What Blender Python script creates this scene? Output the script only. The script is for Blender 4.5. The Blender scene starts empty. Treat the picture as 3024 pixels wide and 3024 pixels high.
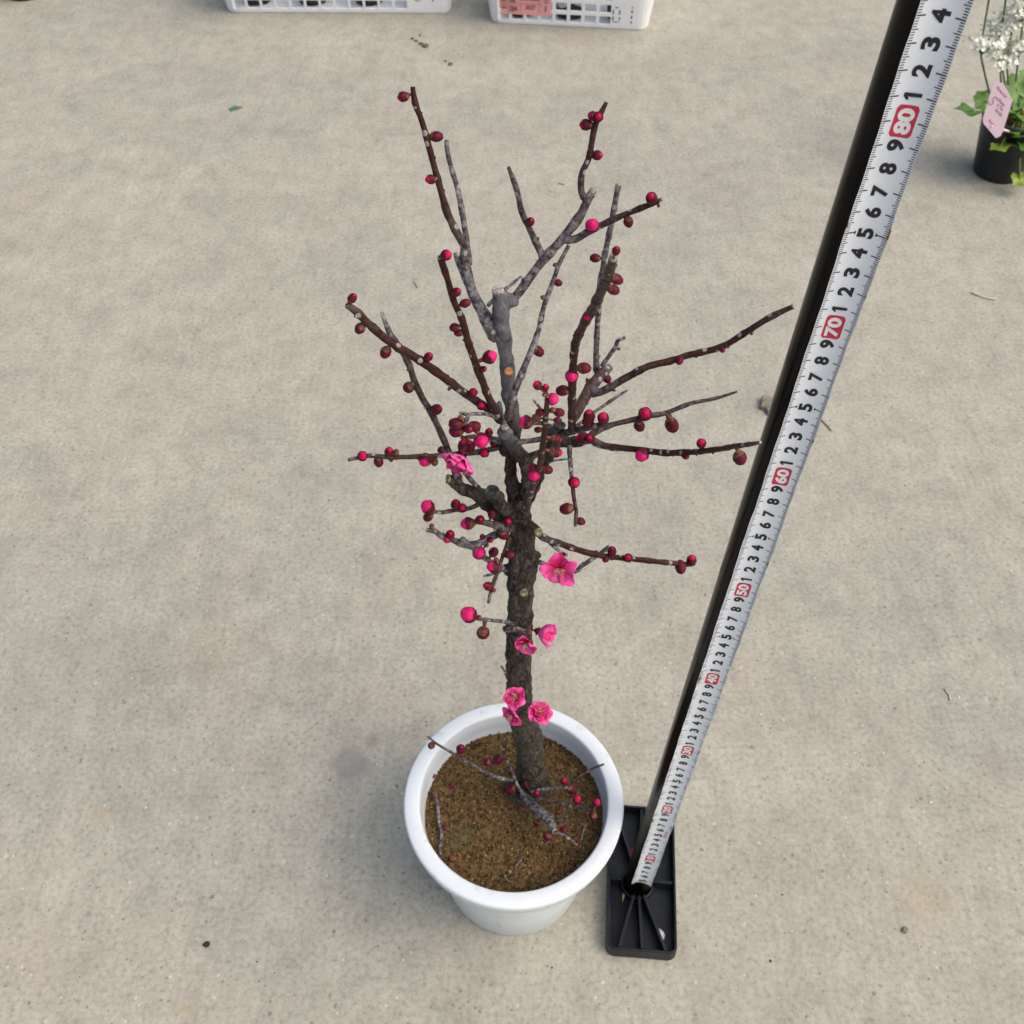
import bpy, math, random
from mathutils import Vector, Matrix, noise
random.seed(7)
S = bpy.context.scene
COL = S.collection
CM = 0.01
# ------------------------------------------------------------------ camera
PITCH = math.radians(49.0); HC = 100.0          # cm above the floor
cam_d = bpy.data.cameras.new('camera'); cam = bpy.data.objects.new('camera', cam_d); COL.objects.link(cam)
cam.location = (0, 0, HC*CM); cam.rotation_euler = (math.radians(90)-PITCH, 0, 0)
cam_d.sensor_width = 36; cam_d.lens = 36*3028/3024; cam_d.clip_start = 0.02; cam_d.clip_end = 200
cam_d.dof.use_dof = True; cam_d.dof.focus_distance = 0.54; cam_d.dof.aperture_fstop = 28
S.camera = cam
# ------------------------------------------------------------------ light
w = bpy.data.worlds.new('World'); S.world = w; w.use_nodes = True
nt = w.node_tree; bg = nt.nodes['Background']
sky = nt.nodes.new('ShaderNodeTexSky'); sky.sky_type = 'NISHITA'; sky.sun_disc = False
SUN_EL, SUN_AZ = math.radians(54), math.radians(112)      # azimuth from +Y (away from camera) towards +X
sky.sun_elevation = SUN_EL; sky.sun_rotation = SUN_AZ; sky.air_density = 1.0; sky.dust_density = 6.0; sky.ozone_density = 0.0
nt.links.new(sky.outputs[0], bg.inputs[0]); bg.inputs[1].default_value = 0.135
sd = bpy.data.lights.new('sun', 'SUN'); sd.energy = 1.15; sd.angle = math.radians(80); sd.color = (1, 0.985, 0.91)
sun = bpy.data.objects.new('sun', sd); COL.objects.link(sun)
tosun = Vector((math.sin(SUN_AZ)*math.cos(SUN_EL), math.cos(SUN_AZ)*math.cos(SUN_EL), math.sin(SUN_EL)))
sun.rotation_euler = tosun.to_track_quat('Z', 'Y').to_euler(); sun.location = (1, 1, 3)
S.view_settings.view_transform = 'Standard'; S.view_settings.look = 'None'; S.view_settings.gamma = 1
S.view_settings.use_curve_mapping = False
S.view_settings.exposure = 0.32

# ------------------------------------------------------------------ photo helpers: a photo pixel becomes a place
c_, s_ = math.cos(PITCH), math.sin(PITCH); F = 3028.0
def ray(px, py):
    u, v = (px-1512)/F, (1512-py)/F
    return Vector((u, c_+v*s_, -s_+v*c_))
def PY(px, py, Y):
    d = ray(px, py); return Vector((0, 0, HC)) + d*(Y/d.y)
def PZ(px, py, z):
    d = ray(px, py); return Vector((0, 0, HC)) + d*((HC-z)/-d.z)
def depth(p):
    return p.y*c_ - (p.z-HC)*s_
REG = dict(A=(1000,200,600/1932), B=(1500,200,600/1932), C=(950,700,600/1932), D=(1450,700,600/1932), E=(1000,1100,600/1932),
           F=(1450,1100,800/1932), G=(1200,1650,600/1932), H=(1150,2050,700/1932), I=(1400,1120,400/1932), W=(0,0,3024/1932))
def src(r, x, y):
    a, b, k = REG[r]; return a+x*k, b+y*k

# ------------------------------------------------------------------ mesh helpers
class MB:
    def __init__(s): s.v = []; s.f = []; s.m = []; s.a = []; s.smooth = True
    def add(s, verts, faces, mi=0, att=0.0):
        o = len(s.v); s.v += [tuple(p) for p in verts]
        s.a += list(att) if isinstance(att, (list, tuple)) else [att]*len(verts)
        s.f += [tuple(i+o for i in f) for f in faces]; s.m += [mi]*len(faces)
    def build(s, name, mats, parent=None, smooth=True, origin=(0,0,0)):
        me = bpy.data.meshes.new(name); o = Vector(origin)
        me.from_pydata([((Vector(p)-o)*CM) for p in s.v], [], s.f)
        for m in (mats if isinstance(mats, (list, tuple)) else [mats]): me.materials.append(m)
        for i, p in enumerate(me.polygons): p.material_index = s.m[i]; p.use_smooth = smooth
        at = me.attributes.new('mix', 'FLOAT', 'POINT')
        at.data.foreach_set('value', s.a)
        me.update()
        ob = bpy.data.objects.new(name, me); COL.objects.link(ob); ob.location = o*CM
        if parent: attach(ob, parent)
        return ob
def wloc(o):
    p = Vector(o.location); q = o.parent
    while q: p = p + Vector(q.location); q = q.parent
    return p
def attach(ob, parent):          # parents in this scene carry no rotation, so plain offsets keep world places
    ob.location = Vector(ob.location) - wloc(parent); ob.parent = parent
def thing(name, label, cat, loc=(0,0,0), group=None):
    o = bpy.data.objects.new(name, None); COL.objects.link(o); o.location = Vector(loc)*CM; o.empty_display_size = .02
    tag(o, label, cat, group); return o
def tag(o, label=None, cat=None, group=None, kind=None):
    if label: o['label'] = label
    if cat: o['category'] = cat
    if group: o['group'] = group
    if kind: o['kind'] = kind
def box(mb, c, size, rz=0, mi=0, att=0):
    c = Vector(c); R = Matrix.Rotation(rz, 3, 'Z'); sx, sy, sz = [k/2 for k in size]
    vs = [c + R @ Vector((x*sx, y*sy, z*sz)) for x in (-1,1) for y in (-1,1) for z in (-1,1)]
    mb.add(vs, [(0,1,3,2),(4,6,7,5),(0,4,5,1),(2,3,7,6),(0,2,6,4),(1,5,7,3)], mi, att)
def lathe(mb, prof, c=(0,0,0), n=48, mi=0, att=0, cap=False):
    c = Vector(c); vs = []; fs = []
    for r, z in prof:
        for i in range(n):
            a = 2*math.pi*i/n; vs.append(c+Vector((r*math.cos(a), r*math.sin(a), z)))
    for j in range(len(prof)-1):
        for i in range(n):
            k = (i+1) % n; fs.append((j*n+i, j*n+k, (j+1)*n+k, (j+1)*n+i))
    if cap: fs.append(tuple(range((len(prof)-1)*n, len(prof)*n)))
    mb.add(vs, fs, mi, att)
def frames(pts):
    T = []
    for i in range(len(pts)):
        a = pts[max(i-1,0)]; b = pts[min(i+1,len(pts)-1)]; t = (b-a); T.append(t.normalized() if t.length > 1e-9 else Vector((0,0,1)))
    n = T[0].orthogonal().normalized(); out = []
    for t in T:
        n = (n - t*n.dot(t)).normalized(); out.append((t, n, t.cross(n)))
    return out
def tube(mb, pts, rad, n=12, mi=0, att=None, capm=None, rough=0.0, seed=0, cap0=True):
    fr = frames(pts); vs = []; fs = []; at = []
    for i, p in enumerate(pts):
        t, a, b = fr[i]
        for k in range(n):
            th = 2*math.pi*k/n; d = a*math.cos(th)+b*math.sin(th); r = rad[i]
            if rough: r *= 1+rough*noise.noise((p+d*r)*2.2+Vector((seed,0,0)))+rough*.6*noise.noise((p+d*r)*6+Vector((0,seed,0)))
            vs.append(p+d*r); at.append(att[i] if att else 0)
    for i in range(len(pts)-1):
        for k in range(n):
            q = (k+1) % n; fs.append((i*n+k, i*n+q, (i+1)*n+q, (i+1)*n+k))
    mb.add(vs, fs, mi, at)
    o = len(mb.v)-len(vs)
    if cap0: mb.f.append(tuple(o+k for k in reversed(range(n)))); mb.m.append(mi)
    e = o+(len(pts)-1)*n
    mb.f.append(tuple(e+k for k in range(n))); mb.m.append(mi if capm is None else capm)
def resample(pts, vals, step):
    """Catmull-Rom through pts (Vectors) with per-point tuples in vals"""
    out = []; ov = []
    N = len(pts)
    for i in range(N-1):
        p0 = pts[max(i-1,0)]; p1 = pts[i]; p2 = pts[i+1]; p3 = pts[min(i+2,N-1)]
        n = max(2, int((p2-p1).length/step))
        for j in range(n + (1 if i == N-2 else 0)):
            t = j/n
            out.append(0.5*((2*p1)+(p2-p0)*t+(2*p0-5*p1+4*p2-p3)*t*t+(3*p1-p0-3*p2+p3)*t**3))
            ov.append(tuple(a+(b-a)*t for a, b in zip(vals[i], vals[i+1])))
    return out, ov

# ------------------------------------------------------------------ materials
def mat(name, col=(.5,.5,.5), rough=.6, metal=0, spec=.5, **k):
    m = bpy.data.materials.new(name); m.use_nodes = True; b = m.node_tree.nodes['Principled BSDF']
    b.inputs['Base Color'].default_value = (*col, 1); b.inputs['Roughness'].default_value = rough
    b.inputs['Metallic'].default_value = metal; b.inputs['Specular IOR Level'].default_value = spec
    for a, v in k.items(): b.inputs[a.replace('_', ' ')].default_value = v
    return m
class N:
    def __init__(s, m): s.m = m; s.t = m.node_tree; s.b = s.t.nodes['Principled BSDF']; s.co = None
    def n(s, ty, **k):
        x = s.t.nodes.new(ty)
        for a, v in k.items():
            if hasattr(x, a) and a not in ('Scale',): setattr(x, a, v)
            else: x.inputs[a].default_value = v
        return x
    def l(s, a, b): s.t.links.new(a, b)
    def coord(s, scale=(1,1,1), kind='Object'):
        tc = s.n('ShaderNodeTexCoord'); mp = s.n('ShaderNodeMapping'); mp.inputs['Scale'].default_value = scale
        s.l(tc.outputs[kind], mp.inputs[0]); return mp.outputs[0]
    def noise(s, co, scale, detail=4, rough=.55, dist=0):
        x = s.n('ShaderNodeTexNoise'); x.inputs['Scale'].default_value = scale; x.inputs['Detail'].default_value = detail
        x.inputs['Roughness'].default_value = rough; x.inputs['Distortion'].default_value = dist; s.l(co, x.inputs['Vector']); return x.outputs['Fac']
    def vor(s, co, scale, feat='F1', rand=1):
        x = s.n('ShaderNodeTexVoronoi'); x.feature = feat; x.inputs['Scale'].default_value = scale; x.inputs['Randomness'].default_value = rand
        s.l(co, x.inputs['Vector']); return x.outputs['Distance'], x
    def ramp(s, f, stops):
        x = s.n('ShaderNodeValToRGB'); e = x.color_ramp.elements
        while len(e) < len(stops): e.new(.5)
        for i, (p, c) in enumerate(stops):
            e[i].position = p; e[i].color = (*c, 1) if isinstance(c, tuple) else (c, c, c, 1)
        s.l(f, x.inputs[0]); return x.outputs[0]
    def mix(s, f, a, b, mode='MIX'):
        x = s.n('ShaderNodeMix'); x.data_type = 'RGBA'; x.blend_type = mode
        for sock, v in ((x.inputs[0], f), (x.inputs[6], a), (x.inputs[7], b)):
            if isinstance(v, (int, float)): sock.default_value = v
            elif isinstance(v, tuple): sock.default_value = (*v, 1)
            else: s.l(v, sock)
        return x.outputs[2]
    def math(s, op, a, b=0.0, clamp=False):
        x = s.n('ShaderNodeMath'); x.operation = op; x.use_clamp = clamp
        for sock, v in ((x.inputs[0], a), (x.inputs[1], b)):
            if isinstance(v, (int, float)): sock.default_value = v
            else: s.l(v, sock)
        return x.outputs[0]
    def color(s, c): s.l(c, s.b.inputs['Base Color'])
    def bump(s, h, dist=.001, st=1):
        x = s.n('ShaderNodeBump'); x.inputs['Distance'].default_value = dist; x.inputs['Strength'].default_value = st
        s.l(h, x.inputs['Height']); s.l(x.outputs[0], s.b.inputs['Normal'])
    def attr(s, name='mix'):
        x = s.n('ShaderNodeAttribute'); x.attribute_name = name; return x.outputs['Fac']

# concrete floor
def m_concrete():
    m = mat('concrete', rough=.85, spec=.25); n = N(m); co = n.coord()
    big = n.noise(co, 2.3, 3, .5); med = n.noise(co, 9, 5, .6, .4); pat = n.noise(co, 26, 5, .65, .3); fine = n.noise(co, 190, 4, .7)
    warm = n.mix(n.ramp(big, [(.38, 0.0), (.62, 1.0)]), CONC_A, CONC_B)
    k = n.ramp(med, [(.3, .91), (.5, 1.0), (.72, 1.08)])
    c = n.mix(1.0, warm, k, 'MULTIPLY')
    red = n.noise(n.coord((1,1,1)), 5.3, 4, .6, .6)
    c = n.mix(n.ramp(red, [(.52, 0.0), (.72, .55)]), c, CONC_R)
    k2 = n.ramp(pat, [(.28, .86), (.5, 1.0), (.7, 1.10)]); c = n.mix(1.0, c, k2, 'MULTIPLY')
    k3 = n.ramp(fine, [(.25, .60), (.45, .97), (.75, 1.24)]); c = n.mix(1.0, c, k3, 'MULTIPLY')
    sc = n.noise(n.coord((1,.22,1)), 75, 5, .75, .8); c = n.mix(1.0, c, n.ramp(sc, [(.3, .90), (.5, 1.0), (.72, 1.08)]), 'MULTIPLY')
    # dark and pale specks of sand
    d, v = n.vor(co, 150); near = n.math('LESS_THAN', d, .22)
    rnd = n.n('ShaderNodeSeparateColor'); n.l(v.outputs['Color'], rnd.inputs[0])
    dark = n.math('MULTIPLY', near, n.math('GREATER_THAN', rnd.outputs[0], .86)); c = n.mix(n.math('MULTIPLY', dark, .45), c, (.10,.085,.07))
    pale = n.math('MULTIPLY', near, n.math('LESS_THAN', rnd.outputs[1], .05)); c = n.mix(n.math('MULTIPLY', pale, .3), c, (.75,.72,.66))
    d2, v2 = n.vor(co, 42); rn2 = n.n('ShaderNodeSeparateColor'); n.l(v2.outputs['Color'], rn2.inputs[0])
    pit = n.math('MULTIPLY', n.math('LESS_THAN', d2, .085), n.math('GREATER_THAN', rn2.outputs[0], .72)); c = n.mix(n.math('MULTIPLY', pit, .55), c, (.12,.095,.075))
    # stains with a shape of their own: x, y (m), radius, colour, strength, softness
    for (px, py, r, col, st, soft) in STAINS:
        p = PZ(px, py, 0)*CM
        vm = n.n('ShaderNodeVectorMath', operation='DISTANCE'); tc = n.n('ShaderNodeTexCoord'); n.l(tc.outputs['Object'], vm.inputs[0]); vm.inputs[1].default_value = p
        dd = n.math('ADD', vm.outputs['Value'], n.math('MULTIPLY', n.math('SUBTRACT', pat, .5), r*.9))
        f = n.ramp(n.math('DIVIDE', dd, r), [(max(0,1-soft), st), (1, 0.0)]); c = n.mix(f, c, col)
    n.color(c)
    h = n.math('ADD', n.math('MULTIPLY', fine, .8), n.math('MULTIPLY', pit, -1.2)); h = n.math('ADD', h, n.math('MULTIPLY', pat, .6)); n.bump(h, .0010, .55)
    return m
CONC_A = (.322,.315,.268); CONC_B = (.356,.344,.290); CONC_R = (.350,.306,.258)
STAINS = [(1030,2258,.024,(.20,.205,.205),.6,.45), (2740,2660,.045,(.36,.29,.18),.35,.9), (290,2410,.016,(.40,.30,.17),.35,.9),
          (560,2980,.014,(.38,.27,.15),.35,.9), (610,1910,.05,(.31,.25,.19),.25,.9), (1100,2190,.012,(.19,.155,.115),.5,.8),
          (505,1145,.03,(.30,.26,.21),.25,.9), (30,720,.04,(.25,.21,.165),.35,.9), (2100,2950,.08,(.32,.26,.21),.2,.9), (2560,2330,.02,(.26,.21,.17),.35,.8), (1445,1385,.010,(.22,.19,.15),.5,.9)]

def m_branch():
    m = mat('branch_bark', rough=.55, spec=.22); n = N(m); co = n.coord(); t = n.attr()
    n1 = n.noise(co, 300, 4, .6); n2 = n.noise(co, 90, 3, .6)
    gray = n.ramp(n1, [(.34, (.028,.022,.026)), (.48, (.125,.115,.125)), (.66, (.36,.35,.38))])
    gray = n.mix(n.ramp(n2, [(.45, 0.0), (.7, .7)]), gray, (.085,.055,.045))
    red = n.ramp(n1, [(.3, (.014,.004,.004)), (.6, (.052,.010,.010)), (.8, (.09,.026,.018))])
    red = n.mix(n.ramp(n2, [(.42, 0.0), (.62, .75)]), red, (.050,.023,.012))
    c = n.mix(t, gray, red)
    d, v = n.vor(co, 215); sp = n.n('ShaderNodeSeparateColor'); n.l(v.outputs['Color'], sp.inputs[0])
    spot = n.math('MULTIPLY', n.math('LESS_THAN', n.math('ADD', d, n.math('MULTIPLY', n1, .2)), .42), n.math('GREATER_THAN', sp.outputs[0], .64))
    c = n.mix(n.math('MULTIPLY', spot, .72), c, (.38,.36,.38)); n.color(c)
    n.bump(n.math('ADD', n1, n.math('MULTIPLY', spot, .4)), .0012, .9); return m
def m_trunk():
    m = mat('trunk_bark', rough=.8, spec=.15); n = N(m); co = n.coord((1,1,.38)); c0 = n.coord(); 
    ridg = n.noise(co, 230, 7, .78, 1.6); fin = n.noise(c0, 520, 3, .6); big = n.noise(c0, 28, 3, .6)
    c = n.ramp(ridg, [(.38, (.010,.007,.006)), (.48, (.055,.040,.032)), (.56, (.115,.090,.070)), (.66, (.23,.20,.165))])
    c = n.mix(n.ramp(big, [(.42, 0.0), (.60, .6)]), c, n.ramp(ridg, [(.38, (.035,.030,.026)), (.6, (.20,.185,.165))]))
    sep = n.n('ShaderNodeSeparateXYZ'); n.l(c0, sep.inputs[0])
    up = n.ramp(sep.outputs['Z'], [(.452, 0.0), (.482, 1.0)])      # smooth grey bark of the upper stem
    gsm = n.ramp(n.noise(c0, 110, 5, .65), [(.34, (.040,.034,.038)), (.42, (.20,.20,.215)), (.7, (.34,.34,.37))]); c = n.mix(up, c, gsm)
    moss = n.math('MULTIPLY', n.ramp(n.noise(c0, 38, 4, .7), [(.5, 0.0), (.62, .7)]), n.ramp(sep.outputs['Z'], [(.0, 1.0), (.24, .25), (.38, 0.0)]))
    c = n.mix(moss, c, (.085,.085,.035))
    d, v = n.vor(c0, 150); sp = n.n('ShaderNodeSeparateColor'); n.l(v.outputs['Color'], sp.inputs[0])
    spot = n.math('MULTIPLY', n.math('LESS_THAN', d, .2), n.math('GREATER_THAN', sp.outputs[0], .8)); c = n.mix(n.math('MULTIPLY', spot, .5), c, (.24,.21,.19))
    n.color(c); n.bump(n.math('ADD', n.math('MULTIPLY', ridg, 1.4), n.math('MULTIPLY', fin, .3)), .0030, 1.0); return m
def m_noisy(name, cols, scale, rough=.6, bump=.0005, **k):
    m = mat(name, rough=rough, **k); n = N(m); co = n.coord(); f = n.noise(co, scale, 4, .6)
    n.color(n.ramp(f, [(.3, cols[0]), (.5, cols[1]), (.7, cols[2])]))
    if bump: n.bump(f, bump, .6)
    return m
def m_petal(name, a, b, rough=.45, sub=.0, heart=None):
    m = mat(name, rough=rough, spec=.2); n = N(m); co = n.coord(); f = n.noise(co, 260, 3, .5)
    c = n.mix(n.ramp(f, [(.35, 0.0), (.65, 1.0)]), a, b)
    if heart: c = n.mix(n.ramp(n.attr(), [(.12, 1.0), (.75, 0.0)]), c, heart)
    n.color(c)
    if sub:
        n.b.inputs['Subsurface Weight'].default_value = sub; n.b.inputs['Subsurface Radius'].default_value = (.003,.001,.0015)
    return m
M_CONC = m_concrete(); M_BR = m_branch(); M_TR = m_trunk()
M_CUT = m_noisy('cut_wood', [(.13,.10,.08), (.30,.26,.22), (.50,.46,.42)], 500)
M_CUTO = m_noisy('fresh_cut_wood', [(.14,.05,.015), (.36,.14,.04), (.50,.24,.09)], 420)
M_SEAL = m_noisy('dark_pruning_sealant', [(.006,.006,.006), (.020,.021,.020), (.065,.066,.062)], 260, rough=.42, bump=.001)
M_GCUT = m_noisy('green_cut_wood', [(.05,.045,.02), (.13,.13,.06), (.36,.36,.22)], 380)
M_SEP = m_petal('bud_sepal', (.055,.003,.011), (.125,.009,.026), .5)
M_RED = m_petal('bud_petal_red', (.38,.003,.050), (.54,.007,.088), .42, .1)
M_PNK = m_petal('bud_petal_pink', (.56,.006,.125), (.74,.022,.19), .46, .08)
M_BLS = m_petal('blossom_petal', (.76,.060,.29), (.90,.155,.46), .5, .15, (.50,.008,.10))
M_BLD = m_petal('blossom_petal_deep', (.64,.025,.17), (.80,.07,.29), .5, .15, (.36,.004,.06))
M_SCL = m_noisy('bud_scale', [(.045,.010,.006), (.13,.034,.018), (.30,.13,.07)], 600)
M_FIL = mat('stamen_filament', (.85,.55,.55), .5); M_ANT = mat('anther', (.30,.16,.05), .6)
m = mat('white_plastic', (.80,.83,.86), .33, spec=.45); n = N(m); co = n.coord()
f = n.noise(co, 14, 4, .6); fd = n.noise(n.coord((1,1,.3)), 60, 4, .7)
c = n.mix(n.ramp(f, [(.4, 0.0), (.8, .5)]), (.67,.725,.765), (.64,.68,.71)); c = n.mix(n.ramp(fd, [(.57, 0.0), (.68, .4)]), c, (.42,.41,.38))
n.color(c); n.bump(n.noise(co, 40, 2, .5), .0006, .3); M_POT = m
M_BLK = m_noisy('black_plastic', [(.008,.009,.011), (.014,.016,.020), (.03,.032,.036)], 60, rough=.42, bump=.0002)
M_TRAY = m_noisy('dusty_black_plastic', [(.002,.0035,.007), (.004,.006,.011), (.010,.014,.020)], 45, rough=.38, bump=.0003, spec=.3)
M_POLE = m_noisy('black_painted_steel', [(.0025,.002,.002), (.004,.0035,.0035), (.007,.006,.006)], 30, rough=.22, bump=0, spec=.14)
M_TAPE = m_noisy('white_painted_steel', [(.70,.75,.80), (.76,.81,.86), (.79,.84,.88)], 40, rough=.35, bump=0)
M_INK = mat('black_ink', (.012,.010,.016), .4); M_INKR = mat('red_ink', (.55,.025,.065), .4); M_INKW = mat('white_print', (.82,.80,.82), .4)
M_INKG = mat('worn_black_ink', (.10,.115,.14), .5); M_RUST = m_noisy('rust', [(.08,.03,.01), (.22,.10,.03), (.40,.22,.09)], 500)
M_BASK = m_noisy('white_basket_plastic', [(.76,.78,.80), (.80,.82,.84), (.83,.85,.87)], 20, rough=.45, bump=0)
M_PINKP = mat('pink_paper', (.78,.36,.36), .7); M_BROWNINK = mat('brown_ink', (.14,.05,.05), .7)
def m_soil():
    m = mat('soil', rough=.95, spec=.15); n = N(m); co = n.coord(); t = n.attr()
    c = n.ramp(t, [(0, (.048,.028,.012)), (.35, (.112,.068,.029)), (.7, (.185,.120,.054)), (.92, (.27,.19,.095)), (1, (.40,.33,.22))])
    f = n.noise(co, 900, 3, .7); c = n.mix(1.0, c, n.ramp(f, [(.3, .6), (.7, 1.25)]), 'MULTIPLY')
    g = n.noise(co, 22, 3, .6); c = n.mix(n.ramp(g, [(.52, 0.0), (.7, .55)]), c, (.10,.098,.05)); n.color(c); n.bump(f, .0008, .7); return m
M_SOIL = m_soil()

# ------------------------------------------------------------------ ground
mb = MB(); mb.add([(-1500,-600,0),(1500,-600,0),(1500,2400,0),(-1500,2400,0)], [(0,1,2,3)])
g = mb.build('ground', M_CONC, smooth=False); tag(g, 'worn beige concrete floor with stains and specks', kind='structure')

# ------------------------------------------------------------------ the white pot
POT = Vector((0.15, 40.2, 0)); RIM_Z = 15.4; SOIL_Z = 12.7
pot = thing('plant_pot', 'white round plastic plant pot holding the pruned plum tree', 'plant pot', POT)
mb = MB()
lathe(mb, [(0,.35),(5.9,.35),(6.35,0),(6.6,.05),(6.72,.3),(7.25,5),(7.75,9.5),(8.0,12.6),(8.15,13.3)], POT, 96)
mb.build('pot_body', M_POT, pot, origin=POT)
mb = MB()
lathe(mb, [(8.10,13.3),(8.9,13.25),(9.25,13.35),(9.42,13.6),(9.55,14.2),(9.66,14.8),(9.68,15.15),(9.63,15.33),(9.48,15.41),(8.95,15.44),(8.45,15.44),(8.31,15.38),(8.24,15.2),(8.13,14),(8.08,12.2),(7.9,9)], POT, 128)
mb.build('pot_rim', M_POT, pot, origin=POT)
# soil: a lumpy sheet with loose grains on it, one part
mb = MB(); NR, NA = 44, 96; vs = []; fs = []; at = []
for j in range(NR+1):
    r = 8.1*j/NR
    for i in range(NA):
        a = 2*math.pi*i/NA; x, y = r*math.cos(a), r*math.sin(a)
        z = SOIL_Z + .22*noise.noise(Vector((x*.35, y*.35, 3))) + .10*noise.noise(Vector((x*1.6, y*1.6, 7))) + .12*(r/8.1)**6*-1
        vs.append(POT+Vector((x, y, z))); at.append(min(1, max(0, .42+.5*noise.noise(Vector((x*3, y*3, 1))))))
for j in range(NR):
    for i in range(NA):
        k = (i+1) % NA; fs.append((j*NA+i, j*NA+k, (j+1)*NA+k, (j+1)*NA+i))
mb.add(vs, fs, 0, at)
R_ = random.Random(3)
for q in range(5200):
    r = 8.0*math.sqrt(R_.random()); a = R_.random()*2*math.pi; x, y = r*math.cos(a), r*math.sin(a)
    s = R_.choice([.05,.06,.08,.09,.13])*(1.0+.35*R_.random()); z = SOIL_Z + .22*noise.noise(Vector((x*.35, y*.35, 3))) + .10*noise.noise(Vector((x*1.6, y*1.6, 7)))
    c = POT+Vector((x, y, z+s*.3)); vv = []
    for d in ((1,0,0),(-1,0,0),(0,1,0),(0,-1,0),(0,0,1),(0,0,-1)):
        vv.append(c + Vector(d)*s*R_.uniform(.6,1.25) + Vector((R_.uniform(-1,1),R_.uniform(-1,1),R_.uniform(-1,1)))*s*.3)
    tv = R_.random()**1.6 if R_.random() > .03 else 1
    mb.add(vv, [(4,0,2),(4,2,1),(4,1,3),(4,3,0),(5,2,0),(5,1,2),(5,3,1),(5,0,3)], 0, tv*.95)
mb.build('soil', M_SOIL, pot, smooth=False, origin=POT)

# ------------------------------------------------------------------ the plum tree
YT = 42.4
TB = Vector((1.0, YT, SOIL_Z))
tree = thing('plum_tree', 'pruned dwarf plum tree with red buds and pink blossoms, in the white pot', 'plum tree', TB)
def parse(s, dys, mode='y'):
    """'C 10 20 80; ...' -> world points (cm) and radii; dys = forward offsets from the trunk spread along the line"""
    raw = [q.split() for q in s.split(';')]; P = []
    for q in raw:
        k = REG[q[0]][2]; x, y = src(q[0], float(q[1]), float(q[2])); P.append((x, y, float(q[3])*k))
    L = [0]
    for a, b in zip(P, P[1:]): L.append(L[-1]+math.hypot(a[0]-b[0], a[1]-b[1]))
    pts = []; rad = []; n = len(dys)-1
    for (x, y, wd), l in zip(P, L):
        t = l/L[-1]*n if L[-1] else 0; i = min(int(t), n-1); d = dys[i]+(dys[i+1]-dys[i])*(t-i)
        p = PY(x, y, YT+d) if mode == 'y' else PZ(x, y, SOIL_Z+d)
        pts.append(p); rad.append(wd/2*depth(p)/F)
    return pts, rad, [(p[0], p[1]) for p in P]
# --- trunk and thick limbs, fused
trunk_mb = MB()
LIMBS = [
 ("H 1190 830 300; H 1185 760 262; H 1160 640 232; H 1150 500 222; H 1135 380 226; G 1165 1720 285; G 1120 1560 262; G 1085 1400 236; G 1078 1250 228; G 1068 1100 232; G 1070 900 240; G 1073 700 242; G 1080 500 245; G 1090 300 255; G 1105 100 262; E 1742 1700 250; E 1750 1560 246; I 640 1850 300; I 560 1550 190; I 520 1250 175; I 545 1000 180; I 600 750 175; I 560 560 190; C 1790 1500 150; C 1762 1300 146; C 1745 1100 140; C 1720 900 150; C 1708 740 146; C 1690 620 142; C 1677 560 122; C 1675 505 120", (0,0)),
 ("I 620 1900 150; I 720 1650 170; I 745 1400 190; I 735 1200 200; I 620 1010 215; I 510 860 200; I 440 700 160", (-.3,-.6,-2.0)),
 ("I 480 830 120; I 400 560 100; I 345 320 90", (-1.6,-1.0)),
 ("I 780 1800 120; I 850 1550 140; I 960 1320 140; I 1060 1130 150; I 1130 950 180; I 1190 800 170; I 1210 660 175", (.5,0,-1.0)),
 ("I 720 1150 120; I 860 1080 110; I 960 1010 120; I 1120 920 150; I 1300 890 175; I 1480 890 165; I 1650 860 130; I 1720 850 100", (-.6,0,.6,0)),
 ("E 1700 1500 150; E 1620 1390 190; E 1490 1290 190; E 1380 1195 165; E 1210 1110 120; E 1100 1040 105; E 1040 1012 95", (-.5,-1.2,-1.5)),
 ("E 1640 1380 110; E 1570 1290 130; E 1500 1190 140; E 1458 1135 148", (-1.0,-3.2)),
 ("E 1720 1460 120; E 1800 1480 130; E 1860 1500 115; E 1898 1515 95", (-.8,-2.0)),
 ("E 1720 1500 90; E 1560 1480 85; E 1480 1460 70", (-1.0,-1.6)),
 ("I 1130 880 90; I 1060 760 95; I 1110 690 60", (.5,0)),
 ("G 1080 690 90; G 1010 660 70; G 930 670 55", (-.8,-1.6)),
 ("F 300 1380 60; F 340 1340 45; F 365 1350 30", (0,0)),
 ("E 1660 1880 90; E 1600 1860 75; E 1560 1855 55", (0,-.3)),
]
for i, (s, d) in enumerate(LIMBS):
    pts, rad, _ = parse(s, d); q, rr = resample(pts, [(r,) for r in rad], .35)
    if i == 0: MAIN = [(a, b[0]) for a, b in zip(q, rr)]
    tube(trunk_mb, q, [r[0] for r in rr], 20, 0, rough=.10, seed=i*3.1)
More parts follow.
